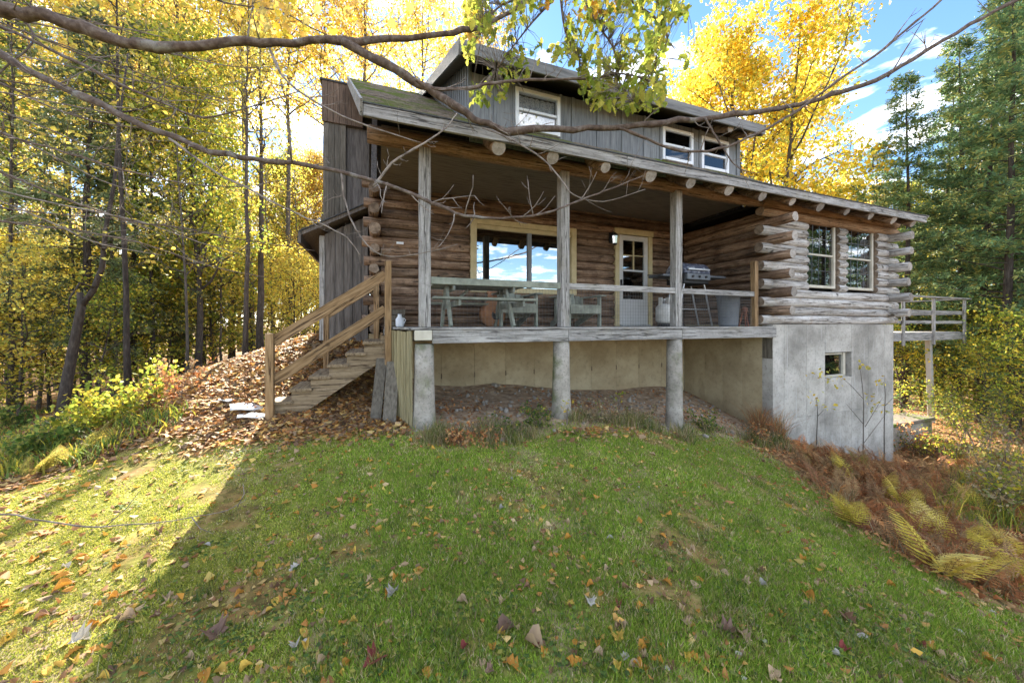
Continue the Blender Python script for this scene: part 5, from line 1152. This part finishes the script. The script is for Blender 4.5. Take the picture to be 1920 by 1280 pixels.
litter('bank_litter', 9000, lambda x, y: (x > -.3) & (x < 6.4) & (y > -.5) & (y < 1.9) & (lump(x, y, 2.5, 16)+r.normal(size=len(x))*.35 > .1), (-.3, 6.4, -.5, 1.95), 'brown', .05, .015, 5., 1., 'dry leaf crumbs on the dirt bank under the porch')
litter('slope_litter', 120000, lambda x, y: (polydist(x, y, LAWN)+.2*lump(x, y, 2., 5)+r.normal(size=len(x))*.14 < 0) & (x > 3.) & ~((x > 6.4) & (x < 10.5) & (y > 0)) & ~((x < 6.4) & (y > -.3)), (3, 22, -4.5, 6), 'brown', .055, .04, 4.5, 1.5, 'brown leaf litter on the bank below the concrete wall')
# tufts: long dry and green grass along the porch and the edges
def tufts(name, spots, label, per=90, hh=(.12, .34), sp=.12, cols=('dry', 'green'), mix_=.55, wdt=.0028):
    B = []; T = []; C = []
    for (x, y) in spots:
        k = int(per*r.uniform(.6, 1.3)); bx_ = x+r.normal(size=k)*sp*.5; by_ = y+r.normal(size=k)*sp*.5; bz = hz(bx_, by_)-.01; hgt = r.uniform(*hh, k); a = r.uniform(0, 6.28, k); l = r.uniform(.15, 1., k)*hgt
        B.append(np.c_[bx_, by_, bz]); T.append(np.c_[np.cos(a)*l, np.sin(a)*l, hgt]); g = r.uniform(size=k) < mix_*(1 if r.uniform() < .5 else .5)
        c = np.where(g[:, None], pick(cols[1], k, r), pick(cols[0], k, r)); C.append(c)
    B = np.concatenate(B); T = np.concatenate(T); C = np.concatenate(C); k = len(B); a = r.uniform(0, 6.28, k); s = np.c_[np.cos(a), np.sin(a), 0*a]*wdt*r.uniform(.7, 1.5, (k, 1))
    mid = B+T*np.array([.4, .4, .65]); V = np.stack([B-s, B+s, mid+s*.8, mid-s*.8, B+T], 1).reshape(-1, 3); b = np.arange(k)[:, None]*5
    F_ = np.concatenate([b+[0, 1, 2], b+[0, 2, 3], b+[3, 2, 4]], 1).reshape(-1, 3)
    o = np_mesh(name, V, F_, np.repeat(C, 5, 0), [GRASSM]); structure(o, 'stuff'); o['label'] = label; o['category'] = 'grass'
tufts('lawn_tufts', tsp[1::2], 'longer grass tufts scattered over the lawn', 34, (.03, .085), .07, ('green', 'dry'), .25, .0016)
sp1 = [(x, y) for x, y in zip(r.uniform(-.1, 6.3, 85), r.normal(-.22, .12, 85)) if lump(x, y, 2., 3) > -.25]
tufts('long_grass', sp1, 'ragged dry and green grass along the foot of the porch piers', 80, (.07, .25))
EDGE = lambda px: np.interp(px, [1330, 1410, 1480, 1545, 1620, 1720, 1830, 1930], [812, 838, 880, 935, 1000, 1068, 1118, 1150])
sp2 = [tuple(G(px, py)[:2]) for px, py in zip(r.uniform(1430, 1920, 80), r.uniform(835, 1130, 80)) if py < EDGE(px)-12]
tufts('dry_grass', sp2, 'tangled straw-coloured grass on the bank at the right', 60, (.08, .26), .2, ('dry', 'brown'), .5)
sp4 = [tuple(G(px, py)[:2]) for px, py in zip(r.uniform(-40, 330, 60), r.uniform(770, 900, 60)) if py < 915-px*.3]
tufts('undergrowth', sp4, 'low green undergrowth along the left edge of the slope', 60, (.05, .2), .2, ('green', 'lime'), .5, .007)
sp3 = [tuple(G(px, py)[:2]) for px, py in zip(r.uniform(1780, 1925, 34), r.uniform(850, 1000, 34)) if py < EDGE(px)-40]
tufts('green_weeds', sp3, 'yellow-green weeds growing through the bracken on the right', 60, (.12, .4), .22, ('lime', 'green'), .5, .004)
tufts('rust_grass', [(6.25+r.normal()*.05, -.12+r.normal()*.1) for _ in range(5)], 'rust-coloured grass clump against the concrete corner', 120, (.25, .62), .12, ('brown', 'dry'), .4, .003)
# ferns
def frond_arrays(L, pal, rr, npin=15, fine=True, curl=1., width=.30, jit=.06, nw=.11):
    """arching frond lying along +x from the origin; returns V, F, colours"""
    s = np.linspace(0, 1, npin+4)[2:]; rise = .55; X_ = L*(s*.92); Zr = L*(rise*s-.62*curl*s**2); C = []; D = []; S = []; WD = []
    for i, t in enumerate(s):
        c0 = np.array([X_[i], 0, Zr[i]]); w = L*width*math.sin(math.pi*min(1, .12+.88*t)**.75)*(1-t*.25)+.008
        for sg in (-1, 1):
            d = unit(np.array([.45, sg*1., -.22]))
            if fine:
                m = 6; C.append(c0+d*w*.5); D.append(d); S.append(w*1.02); WD.append(.045)
                for j in range(m):
                    q = c0+d*w*(j+.5)/m; ll = w*.25*(1-.6*j/m)*rr.uniform(.7, 1.2)
                    if rr.uniform() < .06: continue
                    for s2 in (-1, 1):
                        C.append(q+np.array([.5*s2, .0, 0])*ll*.45); D.append(unit(np.array([s2*.9, sg*.55, -.1]))); S.append(ll); WD.append(.22)
            else:
                C.append(c0+d*w*.5); D.append(d); S.append(w); WD.append(nw)
    C, D, S = map(np.array, (C, D, S)); n = len(C)
    V, F_, c = leaf_arrays(C, S, (lambda t_: pick(pal, 1, rr)*rr.uniform(.75, 1.2, (n, 1))*(1-t_)+np.array([.34, .19, .07])*t_)(np.clip((C[:, :1]/L)**2*.4*rr.uniform(.2, 1.3, (n, 1))+(rr.uniform(size=(n, 1)) < .07)*.6, 0, 1) if pal in ('frond', 'green') else np.zeros((n, 1))), rr, D+rr.normal(size=(n, 3))*(.12 if fine else jit), wide=np.array(WD)[:, None], fold=.15, nrm=np.tile([0, 0, 1.], (n, 1)))
    st = np.array([[0, -.004, 0], [0, .004, 0]]+[[X_[i], 0.003, Zr[i]] for i in range(len(s))]); k = len(V)   # rachis strip
    R_ = []; 
    pr = np.array([[0, 0, 0]]+[[X_[i], 0, Zr[i]] for i in range(len(s))]); w_ = .0045*(1-np.linspace(0, .8, len(pr)))
    A_ = pr-np.c_[0*w_, w_, 0*w_]; B_ = pr+np.c_[0*w_, w_, 0*w_]; V = np.concatenate([V, A_, B_]); m = len(pr)
    for i in range(m-1): R_ += [(k+i, k+i+1, k+m+i+1), (k+i, k+m+i+1, k+m+i)]
    return V, np.concatenate([F_, np.array(R_)]), np.concatenate([c, np.tile([.30, .20, .09], (2*m, 1))])
FR = []
for i in range(5):
    V, F_, c = frond_arrays(1., 'frond' if i < 4 else 'green', np.random.default_rng(60+i), curl=[.6, .75, .95, .55, .7][i]); o = np_mesh('frond', V, F_, c, [LEAF]); FR.append(o.data); bpy.data.objects.remove(o)
fr_ = np.random.default_rng(404)
def fern(px, py, size, n, az, label, kinds=(0, 1, 2, 3), spread=1.2):
    g = G(px, py); t = thing('fern', label, 'fern', (g[0], g[1], g[2]), 'yellow ferns on the lawn edge')
    for i in range(n):
        o = bpy.data.objects.new('frond', FR[kinds[fr_.choice(len(kinds))]]); COL.objects.link(o); o.parent = t; s = 1.0*size*fr_.uniform(.7, 1.2)
        o.scale = (s, s, s); o.rotation_euler = (fr_.normal()*.3, -fr_.uniform(.5, 1.05), az+(i-(n-1)/2)*spread/max(n, 1)*2+fr_.normal()*.8); o.location = (r.normal()*.02, r.normal()*.02, 0)
for q in [(1600, 985, .55, 3, 3.6, 'yellow fern arching out nearest the lawn edge on the right'), (1690, 955, .55, 4, 2.2, 'pale yellow fern standing tall among the rust bracken'), (1600, 905, .5, 3, 1.9, 'yellow fern in front of the concrete wall corner'), (1745, 1025, .55, 4, 1.6, 'upright lemon yellow fern in the middle of the brown bracken'),
          (1775, 1085, .6, 4, 3.5, 'broad pale fern spreading over the lawn edge'), (1905, 1115, .6, 4, 2.9, 'cream fern at the right edge of the picture'), (1830, 960, .5, 3, 2.5, 'small yellow fern behind the bracken at the right'), (1540, 880, .35, 3, 2.6, 'little green fern at the top of the bank', (4,)), (1610, 880, .4, 4, 1.2, 'bright green fern beside the concrete wall', (4,)),
          (1655, 930, .45, 3, 4.2, 'yellow fern leaning towards the lawn below the concrete corner'), (1720, 985, .45, 3, 4.4, 'small yellow fern in front of the lemon yellow fern'), (1830, 1040, .5, 4, 4.0, 'yellow fern between the lemon fern and the cream fern'),
          (1900, 1060, .55, 4, 2.4, 'tall yellow fern above the cream fern at the right edge'),
          (62, 892, .32, 4, .6, 'yellow-green fern at the left edge of the moss', (4, 4, 3)), (100, 880, .3, 3, .1, 'second yellow-green fern at the left edge, nearer the slope', (4, 3)), (160, 850, .4, 3, .9, 'small fern at the foot of the leafy slope', (4, 0))]:
    fern(*q)
# dead bracken: rusty fronds, upright and broken
VV = []; FF = []; CC_ = []; off = 0; k = 0
while k < 560:
    px, py = r.uniform(1500, 1990), r.uniform(845, 1130)
    if py > EDGE(px)-10 or py < 850+(px-1490)*.06: continue
    if px > 1800 and r.uniform() < .55: continue
    if lump(px/70., py/40., 1., 4) < -.25: continue
    g = G(px, py); V, F_, c = frond_arrays(r.uniform(.28, .52), 'brown', r, 22, False, r.uniform(.7, 1.7), r.uniform(.14, .24), .22, .075); R3 = np.array(Euler((r.normal()*.7, -r.uniform(.2, 1.25), r.uniform(0, 6.28))).to_matrix())
    VV.append(V @ R3.T+g+np.array([0, 0, r.uniform(-.02, .05)])); FF.append(F_+off); off += len(V); CC_.append(c*r.uniform(.65, 1.3)); k += 1
o = np_mesh('dead_bracken', np.concatenate(VV), np.concatenate(FF), np.concatenate(CC_), [DRYLEAF]); structure(o, 'stuff'); o['label'] = 'rust-brown dead bracken fronds on the bank at the right'; o['category'] = 'bracken'
# little saplings in front of the concrete wall
def weed(px0, py0, pix, d, leaves, label, pal='yellow', ls=.075):
    """stem pixels up from the base, drawn at distance d"""
    p0 = P(px0, py0, d); xy = p0[:2]; g = np.array([xy[0], xy[1], hz1(*xy)]); t = thing('young_sapling', label, 'sapling', tuple(g))
    stem = [g-np.array([0, 0, .05])]+[P(a, b_, d) for a, b_ in pix[0]]; st = smooth(stem, 3); MB().tube(st, [.011*(1-.75*i/(len(st)-1)) for i in range(len(st))], 6).build('stem', BARK, t, smooth=True)
    for br in pix[1:]: q = smooth([P(a, b_, d+r.normal()*.05) for a, b_ in br], 3); MB().tube(q, [.006*(1-.7*i/(len(q)-1)) for i in range(len(q))], 5).build('branch', BARK, t, smooth=True)
    C = np.array([P(a, b_, d+r.normal()*.06) for a, b_ in leaves for _ in range(6)])+r.normal(size=(len(leaves)*6, 3))*.05; V, F_, c = leaf_arrays(C, ls*r.uniform(.7, 1.3, len(C)), pick(pal, len(C), r), r, wide=.3); np_mesh('leaves', V, F_, c, [LEAF], t)
weed(1618, 850, [[(1619, 790), (1619, 748), (1614, 700), (1610, 682)], [(1619, 748), (1595, 722), (1575, 705)], [(1619, 795), (1598, 770), (1585, 755)], [(1620, 830), (1650, 790), (1665, 770)], [(1622, 800), (1640, 770), (1655, 745)]], 6.9, [(1628, 690), (1620, 683), (1568, 700), (1562, 718), (1575, 714), (1630, 740), (1640, 755), (1636, 765)], 'tallest bare-stemmed sapling in front of the concrete wall')
weed(1658, 830, [[(1658, 790), (1660, 740), (1657, 715)], [(1660, 760), (1675, 745)]], 6.9, [(1645, 718), (1668, 765), (1655, 712)], 'thin sapling beside the right corner of the concrete wall')
weed(1530, 835, [[(1532, 800), (1533, 770), (1530, 745)], [(1533, 780), (1545, 768)]], 6.6, [(1530, 752), (1558, 762), (1528, 740), (1535, 700), (1545, 698)], 'short sapling left of the basement window')
weed(1063, 775, [[(1064, 770), (1066, 762)]], 4.9, [(1062, 765), (1068, 760)], 'tiny yellow seedling against the middle pier', 'yellow', .06)
weed(1160, 780, [[(1160, 760), (1162, 742)]], 5.6, [(1160, 745), (1156, 752), (1164, 738)], 'small yellow-green seedling on the bank between the piers', 'lime', .05)
# low leafy shrubs
def shrub(seed, H, n, pal, leaf, label, xy, sp=.5, stems=9, group=None, bark=BARK):
    q = np.random.default_rng(seed); z0 = hz1(*xy); t = thing('shrub', label, 'shrub', (*xy, z0), group); mb = MB(); tips = []
    for s in range(stems):
        a = q.uniform(0, 6.28); e = q.uniform(.7, 1.5); d = np.array([math.cos(a)*math.cos(e), math.sin(a)*math.cos(e), math.sin(e)]); L = H*q.uniform(.6, 1.1); p = [np.array([xy[0], xy[1], z0-.05])+q.normal(size=3)*np.array([sp*.2, sp*.2, 0])]
        for k in range(5): d = unit(d+q.normal(size=3)*.2); p.append(p[-1]+d*L/5)
        mb.tube(p, [.010*(1-.8*i/5)*H for i in range(6)], 5, cap=False)
        for k in range(2, 6):
            for _ in range(3):
                e2 = unit(d+q.normal(size=3)*.9); l = L*q.uniform(.15, .4); mb.tube([p[k], p[k]+e2*l], [.004*H, .0015], 3, cap=False); tips += [p[k]+e2*l, p[k]+e2*l*.6]
    mb.build('stems', bark, t); tips = np.array(tips); i = q.integers(0, len(tips), n); C = tips[i]+q.normal(size=(n, 3))*.07*H; C[:, 2] = np.maximum(C[:, 2], z0+.02)
    V, F_, c = leaf_arrays(C, leaf*q.uniform(.6, 1.3, n), pick(pal, n, q), q, wide=.34); np_mesh('foliage', V, F_, c, [LEAF], t)
gs = 'brush on the bank at the right'
for i, (px, py, H, pal, n) in enumerate([(1760, 860, 1.0, 'lime', 700), (1830, 840, 1.2, 'lime', 800), (1890, 900, 1.0, 'dry', 600), (1910, 830, 1.4, 'green', 900), (1790, 800, 1.2, 'green', 700), (1870, 960, .8, 'dry', 500), (1720, 850, .7, 'brown', 400), (1850, 780, 1.5, 'lime', 900), (1940, 980, .9, 'lime', 600), (1700, 815, .8, 'green', 350)]):
    g = G(px, py); shrub(200+i, H, n, pal, .055, {'lime': 'twiggy yellow-green bush', 'dry': 'dry straw-coloured bush', 'green': 'leafy green bush', 'brown': 'brown withered bush'}[pal]+' on the bank right of the house', (g[0], g[1]), group=gs)
gl_ = 'low plants at the edge of the woods'
for i, (px, py, H, pal, n) in enumerate([(30, 805, .45, 'green', 450), (120, 815, .4, 'lime', 400), (200, 800, .55, 'lime', 700), (255, 770, .6, 'lime', 600), (60, 850, .4, 'green', 500), (345, 745, .5, 'brown', 300), (0, 760, .8, 'lime', 700), (-60, 830, .7, 'green', 700)]):
    g = G(px, py); shrub(230+i, H, n, pal, .06, {'lime': 'low yellowing bush', 'green': 'low dark green leafy plant', 'brown': 'small withered bush'}[pal]+' at the edge of the woods on the left', (g[0], g[1]), group=gl_)
gp = 'plants along the porch foot'
for i, (px, py, H, pal, n, lb_) in enumerate([(880, 835, .28, 'brown', 350, 'small reddish-brown withered plant left of the middle pier'), (1010, 795, .32, 'green', 500, 'dark green low plant just left of the middle pier'), (1120, 790, .35, 'dry', 300, 'straw-coloured plant between the middle and right piers'), (1320, 805, .35, 'green', 500, 'dark green low plant right of the right pier'), (1200, 795, .3, 'dry', 300, 'dry plant left of the right pier'), (940, 815, .25, 'green', 250, 'small green plant between the left and middle piers'), (1420, 830, .35, 'brown', 350, 'brown withered plant at the concrete corner')]):
    g = G(px, py); shrub(260+i, H, n, pal, .04, lb_, (g[0], g[1]), stems=12, group=gp)

# stones and clods on the dirt bank under the porch
V = []; F_ = []; off = 0; ico = bmesh.new(); bmesh.ops.create_icosphere(ico, subdivisions=1, radius=1.); iv = np.array([v.co for v in ico.verts]); ifc = np.array([[v.index for v in f.verts] for f in ico.faces]); ico.free()
for i in range(520):
    x = r.uniform(-.1, 6.3); y = r.uniform(-.3, 1.95); s = r.uniform(.008, .035)*(2. if r.uniform() < .05 else 1.)
    V.append(iv*s*r.uniform(.6, 1.3, (1, 3))*(1+r.normal(size=(len(iv), 1))*.12)+np.array([x, y, hz1(x, y)+s*.2])); F_.append(ifc+off); off += len(iv)
o = np_mesh('bank_stones', np.concatenate(V), np.concatenate(F_), None, [surf('stone', [(.3, (.17, .145, .12)), (.6, (.31, .28, .24))], nscale=9., rand=0.)]); structure(o, 'stuff'); o['label'] = 'small stones and clods on the dirt bank under the porch'; o['category'] = 'stones'
for o in bpy.data.objects:
    if '_w' in o: del o['_w']
